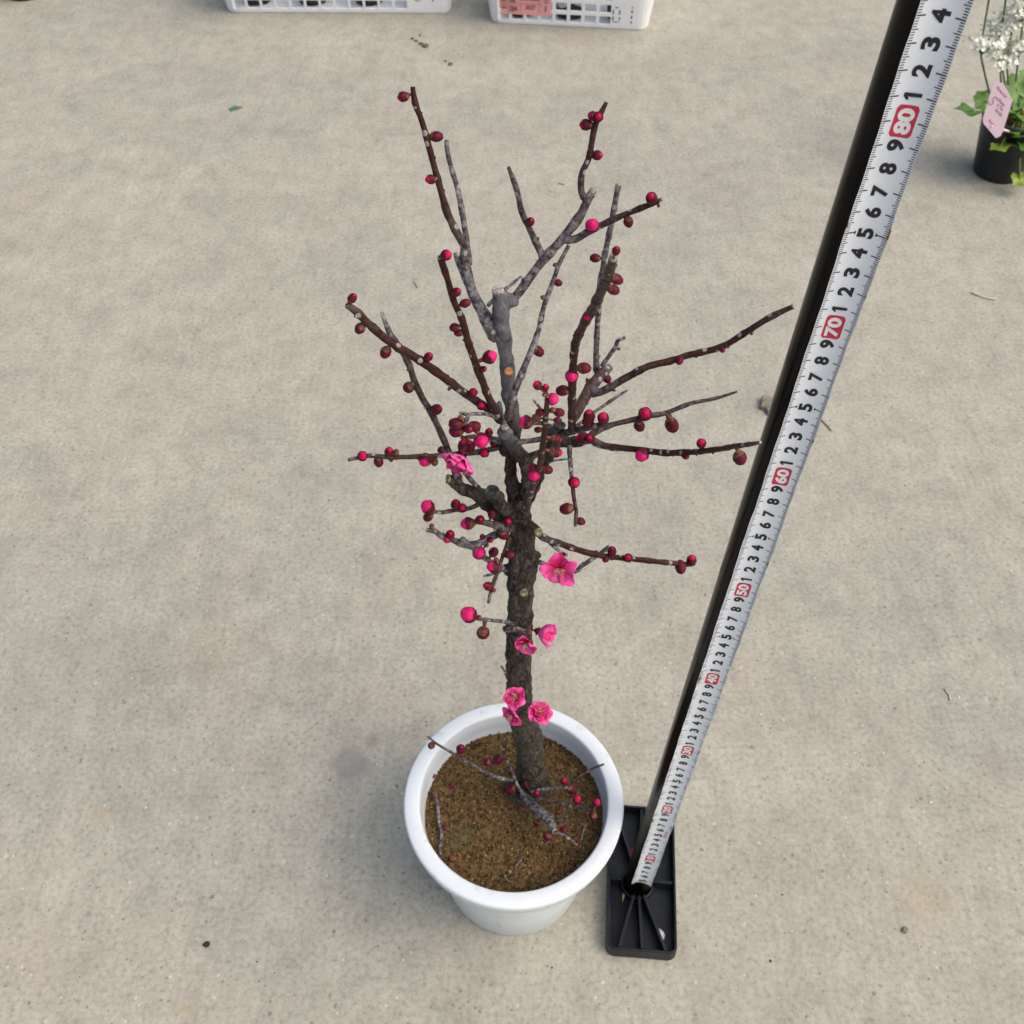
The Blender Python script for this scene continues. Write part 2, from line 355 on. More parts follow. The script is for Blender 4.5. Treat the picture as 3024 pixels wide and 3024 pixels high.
# root flare and knobs
R_ = random.Random(11)
def lump(mb, c, r, sq=(1,1,1), n=8):
    vs = []; fs = []
    for j in range(n+1):
        th = math.pi*j/n
        for i in range(n*2):
            a = math.pi*i/n; d = Vector((math.sin(th)*math.cos(a)*sq[0], math.sin(th)*math.sin(a)*sq[1], math.cos(th)*sq[2])); vs.append(Vector(c)+d*r)
    for j in range(n):
        for i in range(n*2):
            k = (i+1) % (n*2); fs.append((j*n*2+i, (j+1)*n*2+i, (j+1)*n*2+k, j*n*2+k))
    mb.add(vs, fs)
for a in range(5):
    an = a*1.25+.4; lump(trunk_mb, TB+Vector((math.cos(an)*1.1, math.sin(an)*1.0, .1)), .6, (1.2,1.2,.8))
for s, y, r in (("I 430 760", -1.9, .42), ("I 640 1900", -.8, .75), ("E 1640 640", -.2, .5), ("D 200 600", .2, .38), ("C 1740 560", 0, .33), ("G 960 130", -.1, .3), ("F 330 1300", 0, .3), ("G 1190 140", .1, .3),
                ("I 1060 700", -.4, .35), ("I 460 1000", -.8, .42), ("D 990 1470", 2, .3)):
    a, x, yy = s.split(); px, py = src(a, float(x), float(yy)); lump(trunk_mb, PY(px, py, YT+y), r)
for k in range(60):                       # small bark lumps that break the outline
    p, r0 = MAIN[R_.randrange(6, int(len(MAIN)*.62))]; an = R_.uniform(0, 2*math.pi)
    lump(trunk_mb, p+Vector((math.cos(an), math.sin(an), 0))*r0*.93, R_.uniform(.10,.20), (1,1,1.8), 5)
trunk = trunk_mb.build('trunk', M_TR, tree, origin=TB)
md = trunk.modifiers.new('fuse', 'REMESH'); md.mode = 'VOXEL'; md.voxel_size = .0011; md.use_smooth_shade = True
sm = trunk.modifiers.new('soften', 'SMOOTH'); sm.factor = .6; sm.iterations = 4
tx = bpy.data.textures.new('bark_ridges', 'CLOUDS'); tx.noise_scale = .009; tx.noise_depth = 3
dm = trunk.modifiers.new('ridges', 'DISPLACE'); dm.texture = tx; dm.strength = .0042; dm.mid_level = .5; dm.texture_coords = 'LOCAL'

def disc_part(name, mats, c, nrm, r, parent, thick=.12, rim=False, ell=1.0):
    mb = MB(); nrm = Vector(nrm).normalized(); a = nrm.orthogonal().normalized(); b = nrm.cross(a); c = Vector(c); n = 28
    prof = [(1.02,-thick),(1.04,0),(.97,.05),(.86,.03 if rim else .05),(.5,-.02 if rim else .04),(.0,.03)]
    vs = []; fs = []
    for pr, pz in prof:
        for i in range(n):
            t = 2*math.pi*i/n; k = r*pr*(1+.05*math.sin(3*t+c.x)+.03*math.sin(7*t)); vs.append(c+a*math.cos(t)*k+b*math.sin(t)*k*ell+nrm*pz)
    for j in range(len(prof)-1):
        for i in range(n): q = (i+1) % n; fs.append((j*n+i, j*n+q, (j+1)*n+q, (j+1)*n+i))
    mb.add(vs, fs); return mb.build(name, mats, parent, origin=c)
RT, UP, TC = Vector((1,0,0)), Vector((0,s_,c_)), Vector((0,-c_,s_))
def scr(x, y, t): return (RT*x+UP*y+TC*t).normalized()
def cut(s, dy, nrm, wpx, m, rim=False):
    a, x, y = s.split(); px, py = src(a, float(x), float(y)); p = PY(px, py, YT+dy); r = wpx*REG[a][2]/2*depth(p)/F
    disc_part('pruning_cut', m, p, nrm, r, trunk, rim=rim)
cut("C 1675 503", 0, (-.05,-.1,1), 112, M_CUT)
cut("C 1778 1278", -.95, scr(.1,.25,1), 82, M_CUTO)
cut("E 1455 1132", -3.3, scr(-.25,.45,.8), 142, M_SEAL, True)
cut("I 1214 655", -1.1, scr(0,.75,.65), 176, M_SEAL, True)
cut("I 440 680", -2.1, scr(-.1,.7,.7), 105, M_CUT)
cut("E 1036 1010", -1.55, scr(-.9,.1,.3), 90, M_GCUT)
cut("E 1900 1518", -2.1, scr(.25,.1,1), 80, M_GCUT)
cut("G 1118 325", -1.28, scr(.05,.1,1), 78, M_GCUT)

# --- buds
def bud_mesh(c, A, R, typ, rnd):
    """c centre, A where it joins the twig, R radius"""
    mb = MB(); ax = (c-A); dist = ax.length; ax = ax.normalized(); a = ax.orthogonal().normalized(); b = ax.cross(a)
    ph0 = rnd.uniform(0, 6.28); el = {'d':1.34,'r':1.24,'p':1.14,'b':1.25}[typ]*rnd.uniform(.92,1.08)
    cov = {'d':rnd.uniform(.76,.88),'r':rnd.uniform(.60,.72),'p':rnd.uniform(.46,.60),'b':.85}[typ]
    def shell(rs, th0, th1f, mi, nj=10, ni=20, over=0.0):
        vs = []; fs = []
        for j in range(nj+1):
            for i in range(ni):
                ph = 2*math.pi*i/ni; th = th0+(th1f(ph)-th0)*j/nj
                fold = 1
                if over: fold = 1+over*(((ph+ph0)*2.5/math.pi+th*.9) % 1.0 - .5)
                rr = rs*fold; zz = -math.cos(th)*rs*el; w_ = math.sin(th)*rr
                if th < 1.2: w_ *= .84+.16*th/1.2
                if th > 1.7: w_ *= 1-.13*((th-1.7)/1.44)
                vs.append(c+a*math.cos(ph+ph0)*w_+b*math.sin(ph+ph0)*w_+ax*zz)
        for j in range(nj):
            for i in range(ni): q = (i+1) % ni; fs.append((j*ni+i, j*ni+q, (j+1)*ni+q, (j+1)*ni+i))
        mb.add(vs, fs, mi)
    shell(R*.96, .02, lambda p: math.pi, 0, 14, 26, .09 if typ in 'rp' else .05)
    shell(R*1.045, .02, lambda p: math.pi*(cov+.07*abs(math.cos(2.5*p+.3))-.03+.02*math.sin(4*p)), 1, 9, 24, .085)
    if typ != 'p' or rnd.random() < .7:
        k = rnd.uniform(.20,.34); shell(R*1.09, .02, lambda p: math.pi*(k+.10*math.cos(p)+.05*abs(math.cos(1.5*p))), 2, 4, 14)
    base = c-ax*R*el*.85
    if (base-A).length > R*.25:
        n = 5; pts = [A.lerp(base, i/n) for i in range(n+1)]; tube(mb, pts, [R*.42*(1-.25*math.sin(math.pi*i/n)) for i in range(n+1)], 8, 2)
    return mb
NB = [0]
def add_bud(s, path, parent):
    q = s.split(); rnd = random.Random(NB[0]); NB[0] += 1
    k = REG[q[0]][2]; px, py = src(q[0], float(q[1]), float(q[2])); wd = float(q[3])*k; typ = q[4] if len(q) > 4 else 'd'
    best = min(path, key=lambda t: (t[0]-px)**2+(t[1]-py)**2)
    P = best[2]; rb = best[3]; c = PY(px, py, P.y) if len(q) < 6 else PY(px, py, P.y+float(q[5]))
    R = wd/2*depth(c)/F*.97; need = rb+R*.85; d = (c-P).length
    if d < need and len(q) < 6: c = c + (Vector((0,0,HC))-c).normalized()*math.sqrt(max(0, need*need-d*d))
    if (c-P).length < 1e-3: c = c+TC*.1
    R *= depth(c)/max(1e-6, depth(PY(px, py, P.y)))
    A = P.copy()
    if (c-P).length > 3.2*R: A = c-(c-P).normalized()*3.2*R if False else P
    mats = {'d':[M_RED,M_SEP,M_SCL],'r':[M_RED,M_SEP,M_SCL],'p':[M_PNK,M_SEP,M_SCL],'b':[M_SCL,M_SCL,M_SCL]}[typ]
    bud_mesh(c, A, R, typ, rnd).build('opening_bud' if typ == 'p' else 'flower_bud', mats, parent, origin=c)
def proj(p):
    v = p-Vector((0,0,HC)); z = v.dot(-TC); return 1512+F*v.dot(RT)/z, 1512-F*v.dot(UP)/z
def branch(s, dys, mix=(0,1), buds=(), capm=1, mode='y', name='branch', seedn=[0], smat=None):
    seedn[0] += 1; rnd = random.Random(seedn[0]*17)
    pts, rad, pp = parse(s, dys, mode); L = len(pts)
    m = mix if len(mix) > 1 else (mix[0], mix[0])
    vals = []
    for i in range(L):
        t = i/(L-1)*(len(m)-1); j = min(int(t), len(m)-2); vals.append((rad[i], m[j]+(m[j+1]-m[j])*(t-j)))
    rad = [k_*.92 for k_ in rad]; vals = [(v[0]*.92, v[1]) for v in vals]
    step = max(.12, min(.3, rad[0]*1.1)); q, vv = resample(pts, vals, step)
    # nodes: slight swellings along the twig, a flare at the joint, a gentle kink at each node
    n = len(q); rr = [v[0] for v in vv]; acc = 0; nxt = rnd.uniform(.8, 1.6); off = Vector((0,0,0))
    for i in range(n):
        if i: acc += (q[i]-q[i-1]).length
        fl = max(0, 1-acc/(rr[0]*3.0)); rr[i] *= 1+.30*fl*fl
        if acc > nxt and i < n-2:
            rr[i] *= 1.16; rr[max(0,i-1)] *= 1.08; nxt = acc+rnd.uniform(.9, 1.9)
            if rnd.random() < .5:
                kd = Vector((rnd.uniform(-1,1), rnd.uniform(-1,1), rnd.uniform(-1,1))); t = (q[min(n-1,i+1)]-q[i]).normalized(); kd = (kd-t*kd.dot(t)).normalized()
    rr[0] *= .5; rr[1] *= .85
    mb = MB(); tube(mb, q, rr, 12, 0, [v[1] for v in vv], capm, rough=.13, seed=seedn[0]*1.7)
    # tiny dormant buds / leaf scars
    acc = 0; nxt = rnd.uniform(.7, 1.5); fr = frames(q)
    for i in range(1, n-2):
        acc += (q[i]-q[i-1]).length
        if acc > nxt:
            nxt = acc+rnd.uniform(1.0, 2.2); t, a, b = fr[i]; th = rnd.uniform(0, 6.28); d = a*math.cos(th)+b*math.sin(th); r = rr[i]
            p0 = q[i]+d*r*.6; p1 = p0+(d+t*.9).normalized()*r*rnd.uniform(.8,1.2)
            tube(mb, [p0, p0.lerp(p1,.6), p1], [r*.42, r*.34, r*.10], 6, 0, [vv[i][1]]*3)
    ob = mb.build(name, [smat or M_BR, [M_BR, M_CUT, M_CUTO, M_SEAL][capm]], tree, origin=q[0])
    path = [(*proj(p), p, r) for p, r in zip(q, rr)]
    for bs in buds: add_bud(bs, path, ob)
    return ob
bd = branch
bd("C 1670 980 150; C 1560 770 125; C 1440 540 100; C 1400 370 92; C 1340 200 90; A 1190 1700 85; A 1040 1400 76; A 960 1120 68; A 890 870 66; A 820 600 60; A 770 450 58; A 725 330 62; A 705 178 48", (-.1,2,4), (0,0,.25,.9,1,1,1),
   ["A 612 276 96 r", "A 930 655 98", "A 875 1062 90 r"])
bd("A 1245 1880 70; A 1222 1690 60; A 1180 1400 62; A 1130 1150 55; A 1070 950 52; A 1035 800 50; A 1026 690 44", (1.6,6), (.15,.35,.4), capm=2)
bd("C 1450 590 85; C 1360 380 66; C 1300 240 58; C 1268 150 40", (.4,2), (0,))
bd("D 130 640 110; D 230 570 92; D 330 440 88; D 480 240 95; D 640 60 95; B 620 1500 100; B 700 1380 92; B 780 1220 88; B 825 1158 76", (.1,3), (.5,.45,.25,.1))
bd("B 745 1270 80; B 700 1190 68; B 695 1080 62; B 710 990 66; B 765 870 66; B 800 700 62; B 830 540 74; B 890 420 52; B 938 328 42", (2.6,4), (.5,.9,1),
   ["B 740 542 106 r", "B 808 460 90", "B 860 468 98 r", "B 850 832 92 r"])
bd("B 345 1850 95; B 315 1760 76; B 260 1650 66; B 190 1500 60; B 130 1370 60; B 90 1180 62; B 30 1010 46; B 2 940 36", (1.2,2.2), (.1,.4,.5,.7), ["B 212 1465 82"])
bd("B 510 1640 90; B 640 1630 84; B 760 1560 74; B 900 1490 70; B 1080 1410 64; B 1250 1340 60; B 1380 1290 58; B 1465 1248 34", (1.8,1.0), (.1,.6,1,.6),
   ["B 800 1498 132 p", "B 1365 1240 112 r", "B 1145 1466 92", "B 1432 1310 34 b"])
bd("C 1575 660 48; C 1640 590 38; C 1735 505 36; C 1830 430 34; C 1895 372 18", (1.5,2.6), (.05,))
bd("C 1700 1760 90; C 1610 1580 80; C 1500 1300 80; C 1400 1020 76; C 1340 800 72; C 1250 590 66; C 1190 380 64; C 1145 250 74; C 1128 190 70", (-1.6,-2.6,-3.6), (.9,1,1),
   ["C 1185 172 104 r", "C 1278 525 88", "C 1364 630 84", "C 1262 860 84", "C 1302 910 74", "C 1600 1140 132 p", "C 1536 1255 60"])
bd("C 1660 1690 80; C 1500 1580 80; C 1300 1440 84; C 1100 1290 86; C 900 1150 86; C 730 1050 90; C 560 930 84; C 420 800 82; C 320 700 84; C 240 645 70", (-1.5,-2,-2.6), (.7,1,.95,.8),
   ["C 290 582 84", "C 365 868 98", "C 608 1096 104", "C 1015 1140 84", "C 1440 1478 84 r", "C 1520 1600 98 r", "C 1212 1445 34 b"])
bd("E 1150 1040 110; E 1120 960 85; E 1085 850 70; E 1030 710 66; E 900 420 70; E 800 250 68; E 722 90 64; C 835 1220 68; C 762 1080 60; C 700 975 52; C 655 930 56; C 600 800 46; C 575 718 40", (-1.5,0,1.2), (.3,.7,.8,.5,.0),
   ["C 826 1430 108 r", "C 1090 1640 104", "E 975 735 66"])
bd("E 1345 1120 75; E 1300 1070 55; E 1250 1010 50; E 1195 955 44", (-1.3,-1.6), (.5,))
bd("E 1350 1235 62; E 1290 1275 44; E 1200 1300 44; E 1100 1310 42; E 980 1330 44; E 915 1325 36", (-1.3,-2.4), (.1,.5,.7),
   ["E 845 1275 136 p", "E 850 1374 88", "E 1112 1256 96", "E 1174 1288 92 r"])
bd("E 1600 690 70; E 1450 730 60; E 1300 760 58; E 1120 775 56; E 950 790 54; E 750 800 52; E 500 805 52; E 300 790 46; E 180 812 42; E 88 832 36", (-.6,-2.4), (.2,.8,.9,.5),
   ["E 226 795 98 r", "E 380 850 92", "E 478 752 84 r", "E 545 762 62 b", "E 820 834 132 p", "E 912 852 72 b", "E 500 828 40", "E 1186 700 108", "E 1252 700 96", "E 1385 762 96 r", "E 1478 668 82"])
bd("E 1580 650 75; E 1500 640 62; E 1400 620 54; E 1290 610 46; E 1220 612 36", (-.8,-3.0), (.3,.8), 
   ["E 1358 650 150 p", "E 1428 572 78", "E 1225 625 56 b", "E 1180 618 40 b"])
bd("E 1240 400 30; E 1215 450 56; E 1205 510 60; E 1200 545 40", (-3.2,-3.4), (.1,), ["E 1118 492 124", "E 1115 555 126 r", "E 1232 536 90", "E 1292 512 104", "E 1160 430 52 b", "E 1318 560 50 b"])
bd("E 1510 430 48; E 1400 396 40; E 1300 392 40; E 1230 400 38; E 1158 384 34", (-1.8,-3.2), (.2,))
bd("D 155 1740 88; D 220 1480 76; D 300 1280 68; D 400 1040 62; D 460 850 54; D 510 640 52; D 590 420 50; D 650 250 42; D 742 78 42", (-2.0,0,1.8), (.6,.1,.1,.3),
   ["D 638 435 70", "D 450 1085 96", "D 610 265 40 b", "D 495 575 46 b"])
bd("D 770 1830 84; D 770 1500 84; D 782 1200 80; D 800 1030 88; D 870 850 96; D 960 700 100; D 1050 510 108; D 1120 340 104; D 1165 200 96", (-1.8,-5,-10), (.9,1,.8,.7),
   ["D 1190 130 82 d -.1", "D 1192 400 104", "D 1165 502 98", "D 915 755 96 r", "D 768 1322 128 p", "D 885 1246 110", "D 680 1460 104"])
bd("D 1000 1290 76; D 1000 1180 62; D 1005 950 60; D 1025 640 60; D 1040 420 60; D 1070 280 62; B 925 1760 62; B 980 1500 62; B 1020 1280 58; B 1052 1112 60", (4,5.5), (.3,.3,.1,.15), ["D 990 200 84"])
bd("D 760 1760 100; D 870 1560 114; D 960 1410 116; D 1030 1330 110; D 1122 1243 88", (-.2,4.2), (.85,.8,.5), ["D 1100 1345 80"], capm=1)
bd("D 1050 1230 48; D 1130 1120 44; D 1190 1035 42; D 1200 990 40; D 1275 955 34", (4.0,4.6), (.15,), ["D 1212 1062 34 b"])
bd("D 925 1500 84; D 1040 1475 80; D 1180 1400 76; D 1300 1330 76; D 1500 1230 72; D 1700 1180 72; D 1850 1130 66; W 1360 655 13.5; W 1410 625 13; W 1450 600 13; W 1497 578 10.5", (2.8,3.4,2.8), (.4,.95,1,.8),
   ["D 1790 1170 84", "W 1363 660 10.5", "W 1418 628 8 b"])
bd("D 800 1810 44; D 900 1730 34; D 990 1660 34; D 1150 1550 36; D 1240 1490 32; D 1300 1455 18", (1.2,4), (.4,.2))
bd("F 480 445 62; F 560 425 54; F 640 405 52; F 730 385 48; F 808 368 44", (-1.2,-3), (.8,.6), ["F 700 313 86", "F 690 352 78 r", "F 800 325 84 r"], capm=3)
bd("F 700 450 60; F 790 400 46; F 870 370 42; F 1000 340 42; F 1100 315 40; F 1250 288 38; F 1420 222 34; F 1600 185 26; F 1757 136 17", (0,1.6,2.0), (.7,.9,.6,.7),
   ["F 1098 296 98 r", "F 1058 380 78", "F 1290 376 96", "F 1270 318 46 b"])
bd("F 715 478 78; F 780 515 56; F 860 532 52; F 1000 545 48; F 1200 570 50; F 1400 570 50; F 1600 550 44; F 1750 525 40; F 1850 512 38; F 1920 498 26", (-.2,-3,-8.8), (.5,1,1,.7),
   ["F 1075 590 102 p", "F 1500 505 70 r", "F 1775 610 98 r", "F 1385 590 56", "F 655 465 84 r", "F 706 470 74"])
bd("F 560 520 52; F 562 600 34; F 570 700 32; F 582 800 32; F 592 900 32; F 608 990 32; F 600 1098 28", (-.3,-5), (.1,.4,.9,.6),
   ["F 592 785 82 r", "F 538 972 82", "F 640 1062 58"])
bd("I 1060 1195 36; I 1130 1165 34; I 1220 1150 34; I 1330 1140 28; I 1410 1132 18", (0,.4), (.2,))
bd("I 720 1930 130; I 790 1650 112; I 870 1450 100; I 930 1250 104; I 975 1000 96; I 1005 750 88; I 1030 450 84; I 1050 230 76", (-1.6,-4,-7.5), (.8,.7,1,.9),
   ["I 1125 285 182 p", "I 905 85 132 r", "I 1022 112 96 r", "I 735 612 206 p", "I 890 545 120 b", "I 945 470 116", "I 1212 474 130", "I 1120 440 90 b", "I 1192 585 92", "I 915 720 92",
    "I 1170 850 132 r", "I 1170 1040 156 r", "I 838 1250 112", "I 858 1372 196 p", "I 1048 1290 132", "I 1000 225 60 b"])
bd("I 945 420 50; I 900 360 42; I 850 298 36", (-3,-3.4), (.2,))
bd("I 600 905 100; I 700 890 84; I 850 870 82; I 960 850 84; I 1120 835 76", (-2.0,-1.8), (.2,.8,.7))
bd("F 290 1110 60; F 380 1180 52; F 480 1215 52; F 620 1265 50; F 780 1305 46; F 960 1325 42; F 1150 1345 42; F 1300 1360 42; F 1390 1370 42; F 1450 1366 26", (-1.4,0,2), (.5,1,1,.8),
   ["F 862 1275 66", "F 820 1328 50", "F 978 1322 66 r", "F 1430 1340 74 r", "F 1352 1388 80"])
bd("F 410 1200 40; F 460 1250 28; F 510 1290 28; F 550 1305 20", (-.8,-1.6), (.1,))
bd("F 345 1352 40; F 450 1390 32; F 600 1418 38; F 640 1385 36; F 700 1345 34; F 780 1290 34; F 848 1238 34", (.6,2.2), (.1,.15,.1))
bd("E 1640 1490 95; E 1500 1450 76; E 1400 1430 66; E 1335 1415 62", (-1.8,-3), (.6,.5), ["E 1224 1437 124 p", "E 1285 1425 62 b", "E 1345 1402 92", "E 1455 1348 78", "E 1604 1425 84 r", "E 1568 1537 108 r"])
bd("E 1600 1480 85; E 1500 1540 76; E 1420 1575 74; E 1300 1640 84; E 1190 1630 76; E 1080 1590 66; E 980 1560 62; E 915 1510 54; E 838 1500 44", (-1.4,-2.2,-3.4), (.1,.2,.5,.4),
   ["E 885 1462 50 b", "E 1060 1542 88", "E 1032 1587 76 r", "E 1368 1562 54", "E 1440 1590 60"])
bd("E 1250 1650 66; E 1190 1600 62; E 1180 1578 58", (-2.3,-2.2), (.05,))
bd("E 1590 1880 70; E 1500 1835 62; E 1400 1770 58; E 1270 1660 50", (-.3,-2.2), (.1,), ["E 1335 1716 128 p", "E 1474 1708 92", "E 1405 1640 46 b"])
bd("E 1630 1560 50; E 1560 1750 40; E 1505 1920 40; G 840 200 42; G 800 330 40; G 778 425 30", (-2.0,-5), (.9,.8,.3), ["E 1464 1848 112 p", "E 1620 1730 84", "G 778 262 88", "G 832 300 44 b", "E 1500 1780 46 b"])
bd("G 900 120 40; G 820 145 28; G 735 168 22", (-.2,-.6), (0,))
bd("G 1010 620 56; G 940 600 42; G 870 592 38; G 750 580 38; G 650 568 34", (-1.2,-2.4), (.1,.4), ["G 590 530 160 p", "G 730 705 124 r", "G 690 560 54 b"])
bd("G 945 680 58; G 1050 668 52; G 1130 690 42; G 1175 690 34", (-1.7,-2.2), (.2,.3), ["G 1165 700 56 b"])
bd("G 955 1110 34; G 930 1060 26; G 900 1015 16", (-.5,-.8), (0,))
bd("G 1080 1350 46; G 1060 1340 40; G 1050 1335 36", (-1.1,-1.9), (.3,))
bd("G 1120 1440 46; G 1170 1445 44; G 1220 1440 34", (-1.1,-2.0), (.3,))
# low shoots over the soil: heights above the soil instead of distance
def low(s, z, mix=(.2,), buds=(), capm=1, **k): return branch(s, z, mix, buds, capm, mode='z', **k)
low("H 1090 810 80; H 1130 870 76; H 1200 935 78; H 1290 1010 84; H 1335 1085 72; H 1352 1118 60", (1.2,3.2,4.4), (0,), ["H 1290 1158 76 r", "H 1200 1050 56", "H 1418 1106 52", "H 1080 930 44 b"])
low("H 1105 830 40; H 1060 770 28; H 1020 680 26; H 985 590 24; H 935 490 22; H 940 420 18", (2.2,4.5,6), (0,.1,.9), ["H 885 528 84 r", "H 985 772 84", "H 940 400 50 b", "H 795 552 66 r", "H 800 600 30 b"])
low("H 1010 700 26; H 945 690 36; H 870 678 34; H 720 600 26; H 600 530 26; H 480 460 24; H 380 400 22; H 312 343 14", (4,4.5,5.5), (.2,0,.3,.6), ["H 342 418 58", "H 580 446 74", "H 590 490 34 b"])
low("H 1150 800 34; H 1220 780 28; H 1300 775 28; H 1400 760 24; H 1450 762 20", (2.6,3.6), (0,), ["H 1488 778 74", "H 1424 710 58 r", "H 1110 730 32"])
low("H 1450 745 20; H 1520 690 18; H 1600 640 20; H 1660 605 24; H 1750 570 18", (3.4,5), (.6,.7))
low("H 1180 840 40; H 1300 868 30; H 1400 890 28; H 1560 925 26; H 1662 955 26", (2.8,4.5), (.6,.5,.9), ["H 1690 882 66 r", "H 1660 992 66", "H 1530 858 72 r", "H 1380 955 54", "H 1200 815 62"])
low("H 1350 1030 26; H 1420 1030 20; H 1480 1040 18; H 1600 1060 16", (3.6,3.8), (.8,))
low("H 1600 1060 16; H 1580 1110 16; H 1565 1180 18; H 1545 1270 12", (3.6,1), (.2,))
low("H 1370 1120 30; H 1420 1145 28; H 1470 1185 28; H 1530 1225 20", (4.0,2.4), (.0,), ["H 1532 1200 30"])
# twig pieces and fallen buds lying on the soil are things of their own
def loose_twig(s, z, label, mix):
    pts, rad, _ = parse(s, z, 'z'); q, rr = resample(pts, [(r,) for r in rad], .25); mb = MB()
    tube(mb, q, [r[0] for r in rr], 8, 0, [mix]*len(q), 0, rough=.15, seed=5); o = mb.build('twig', [M_BR], origin=q[0]); tag(o, label, 'twig', 'loose twigs on the soil'); return o
loose_twig("H 378 805 14; H 392 900 26; H 408 1050 28; H 425 1150 26; H 412 1240 24; H 418 1310 22", (.9,.35,.25), 'long grey twig lying on the soil at the left side of the pot', .15)
loose_twig("H 1075 1345 16; H 1045 1380 18; H 1022 1425 14", (.3,.25), 'short curved pale twig on the front soil in the white pot', 0)
loose_twig("H 935 1470 20; H 950 1500 14; H 972 1530 14", (.25,.25), 'tiny pale twig nearest the front rim, on the soil', 0)
def fallen(s, label, typ):
    a, x, y, wd = s.split(); px, py = src(a, float(x), float(y)); p = PZ(px, py, SOIL_Z+.28); R = float(wd)*REG[a][2]/2*depth(p)/F
    mm = {'d':[M_RED,M_SEP,M_SCL],'b':[M_SCL,M_SCL,M_SCL]}[typ]
    o = bud_mesh(p, p+Vector((.3,.2,-.05))*R*3, R, typ, random.Random(9)).build('fallen_bud', mm, origin=p); tag(o, label, 'flower bud', 'fallen buds on the soil')
fallen("H 505 745 46", 'red bud fallen on the soil at the back left of the pot', 'd')
fallen("H 446 1088 38", 'dark red bud fallen beside the long grey twig', 'd')
fallen("H 518 1335 50", 'orange brown dried bud on the front left soil', 'b')
fallen("H 365 668 32", 'small brown bud on the soil close to the left rim', 'b')

# --- open blossoms
def petal(mb, c, nrm, dirv, L, Wd, cup, curl, rnd, mi=0, ruff=.04):
    side = nrm.cross(dirv).normalized(); NU, NV = 11, 11; vs = []; fs = []; at = []; ph = rnd.uniform(0, 6.28); notch = rnd.uniform(0, .09)
    for i in range(NU):
        u = i/(NU-1)
        for j in range(NV):
            v = (j/(NV-1)-.5)*2
            wu = math.sin(math.pi*(.06+.76*u**1.15))**.65
            x = v*Wd/2*wu; r = L*(.06+.94*u)*(1-.30*u**3*v*v-.10*u**3*v**4 - notch*u*math.exp(-(v*4)**2))
            z = L*(cup*u**1.6 - curl*max(0, u-.55)**2*2.2) + Wd*.30*v*v*wu*(.5+.5*cup) + ruff*L*math.sin(ph+v*5+u*3)*u
            vs.append(c+dirv*r+side*x+nrm*z); at.append(u)
    for i in range(NU-1):
        for j in range(NV-1): fs.append((i*NV+j, i*NV+j+1, (i+1)*NV+j+1, (i+1)*NV+j))
    mb.add(vs, fs, mi, at)
def blossom(s, dy, nrm, rings, parent=None, seed=1, attach_to=None, ruff=.04, deep=False, start=0.0, stamen=True, wk=1.0):
    a, x, y, wd = s.split(); px, py = src(a, float(x), float(y)); c = PY(px, py, YT+dy); R = float(wd)*REG[a][2]/2*depth(c)/F
    rnd = random.Random(seed); nrm = nrm.normalized(); e = bpy.data.objects.new('blossom', None); COL.objects.link(e); e.location = c*CM; e.empty_display_size = .005
    attach(e, tree)
    ax = (RT-nrm*RT.dot(nrm)).normalized(); bx = nrm.cross(ax)
    for ri, (n, kl, cup, curl) in enumerate(rings):
        for i in range(n):
            th = start+2*math.pi*(i+.5*(ri % 2))/n+rnd.uniform(-.26,.26); d = (ax*math.cos(th)+bx*math.sin(th)); nn = nrm
            mb = MB(); petal(mb, c+nrm*R*(.05*ri), nn, d, R*kl*rnd.uniform(.85,1.1), R*kl*wk*rnd.uniform(.95,1.25), cup+rnd.uniform(-.22,.30), curl+rnd.uniform(-.15,.25), rnd, ruff=ruff)
            o = mb.build('petal', M_BLD if (deep and ri > 0) or (rnd.random() < .2) else M_BLS, e, origin=c)
            so = o.modifiers.new('thickness', 'SOLIDIFY'); so.thickness = .00018
    mb = MB(); lathe_dir(mb, c-nrm*R*.32, nrm, [(.02,0),(.16,.02),(.24,.14),(.25,.26),(.20,.36)], R)
    for i in range(5):
        th = 2*math.pi*(i+.5)/5+start; d = ax*math.cos(th)+bx*math.sin(th); petal(mb, c-nrm*R*.06, nrm, d, R*.42, R*.38, .05, .3, rnd, 0, .01)
    if attach_to is not None:
        q = Vector(attach_to); tube(mb, [c-nrm*R*.28, (c-nrm*R*.6).lerp(q, .5), q], [R*.08, R*.07, R*.09], 6, 0)
    mb.build('sepals', M_SEP, e, origin=c)
    if stamen:
        mb = MB()
        for i in range(26):
            th = rnd.uniform(0, 6.28); k = rnd.uniform(.1,.75); d = (nrm+(ax*math.cos(th)+bx*math.sin(th))*k).normalized(); l = R*rnd.uniform(.45,.72)
            p1 = c+d*l+nrm*R*.05; tube(mb, [c, c+d*l*.5, p1], [.014,.012,.010], 4, 0); lump(mb, p1, .034, n=3); 
            for q in range(len(mb.m)-18, len(mb.m)): mb.m[q] = 1
        mb.build('stamens', [M_FIL, M_ANT], e, origin=c)
def lathe_dir(mb, c, nrm, prof, k, n=12):
    a = nrm.orthogonal().normalized(); b = nrm.cross(a); vs = []; fs = []
    for r, z in prof:
        for i in range(n): t = 2*math.pi*i/n; vs.append(c+(a*math.cos(t)+b*math.sin(t))*r*k+nrm*z*k)
    for j in range(len(prof)-1):
        for i in range(n): q = (i+1) % n; fs.append((j*n+i, j*n+q, (j+1)*n+q, (j+1)*n+i))
    mb.add(vs, fs)
def at(s, dy): a, x, y = s.split(); px, py = src(a, float(x), float(y)); return PY(px, py, YT+dy)
blossom("F 490 1398 285", -3.0, scr(-.15,-.30,.90), [(5,1.0,.25,.30)], seed=3, start=.55, wk=.80, attach_to=at("F 525 1290", -1.5))
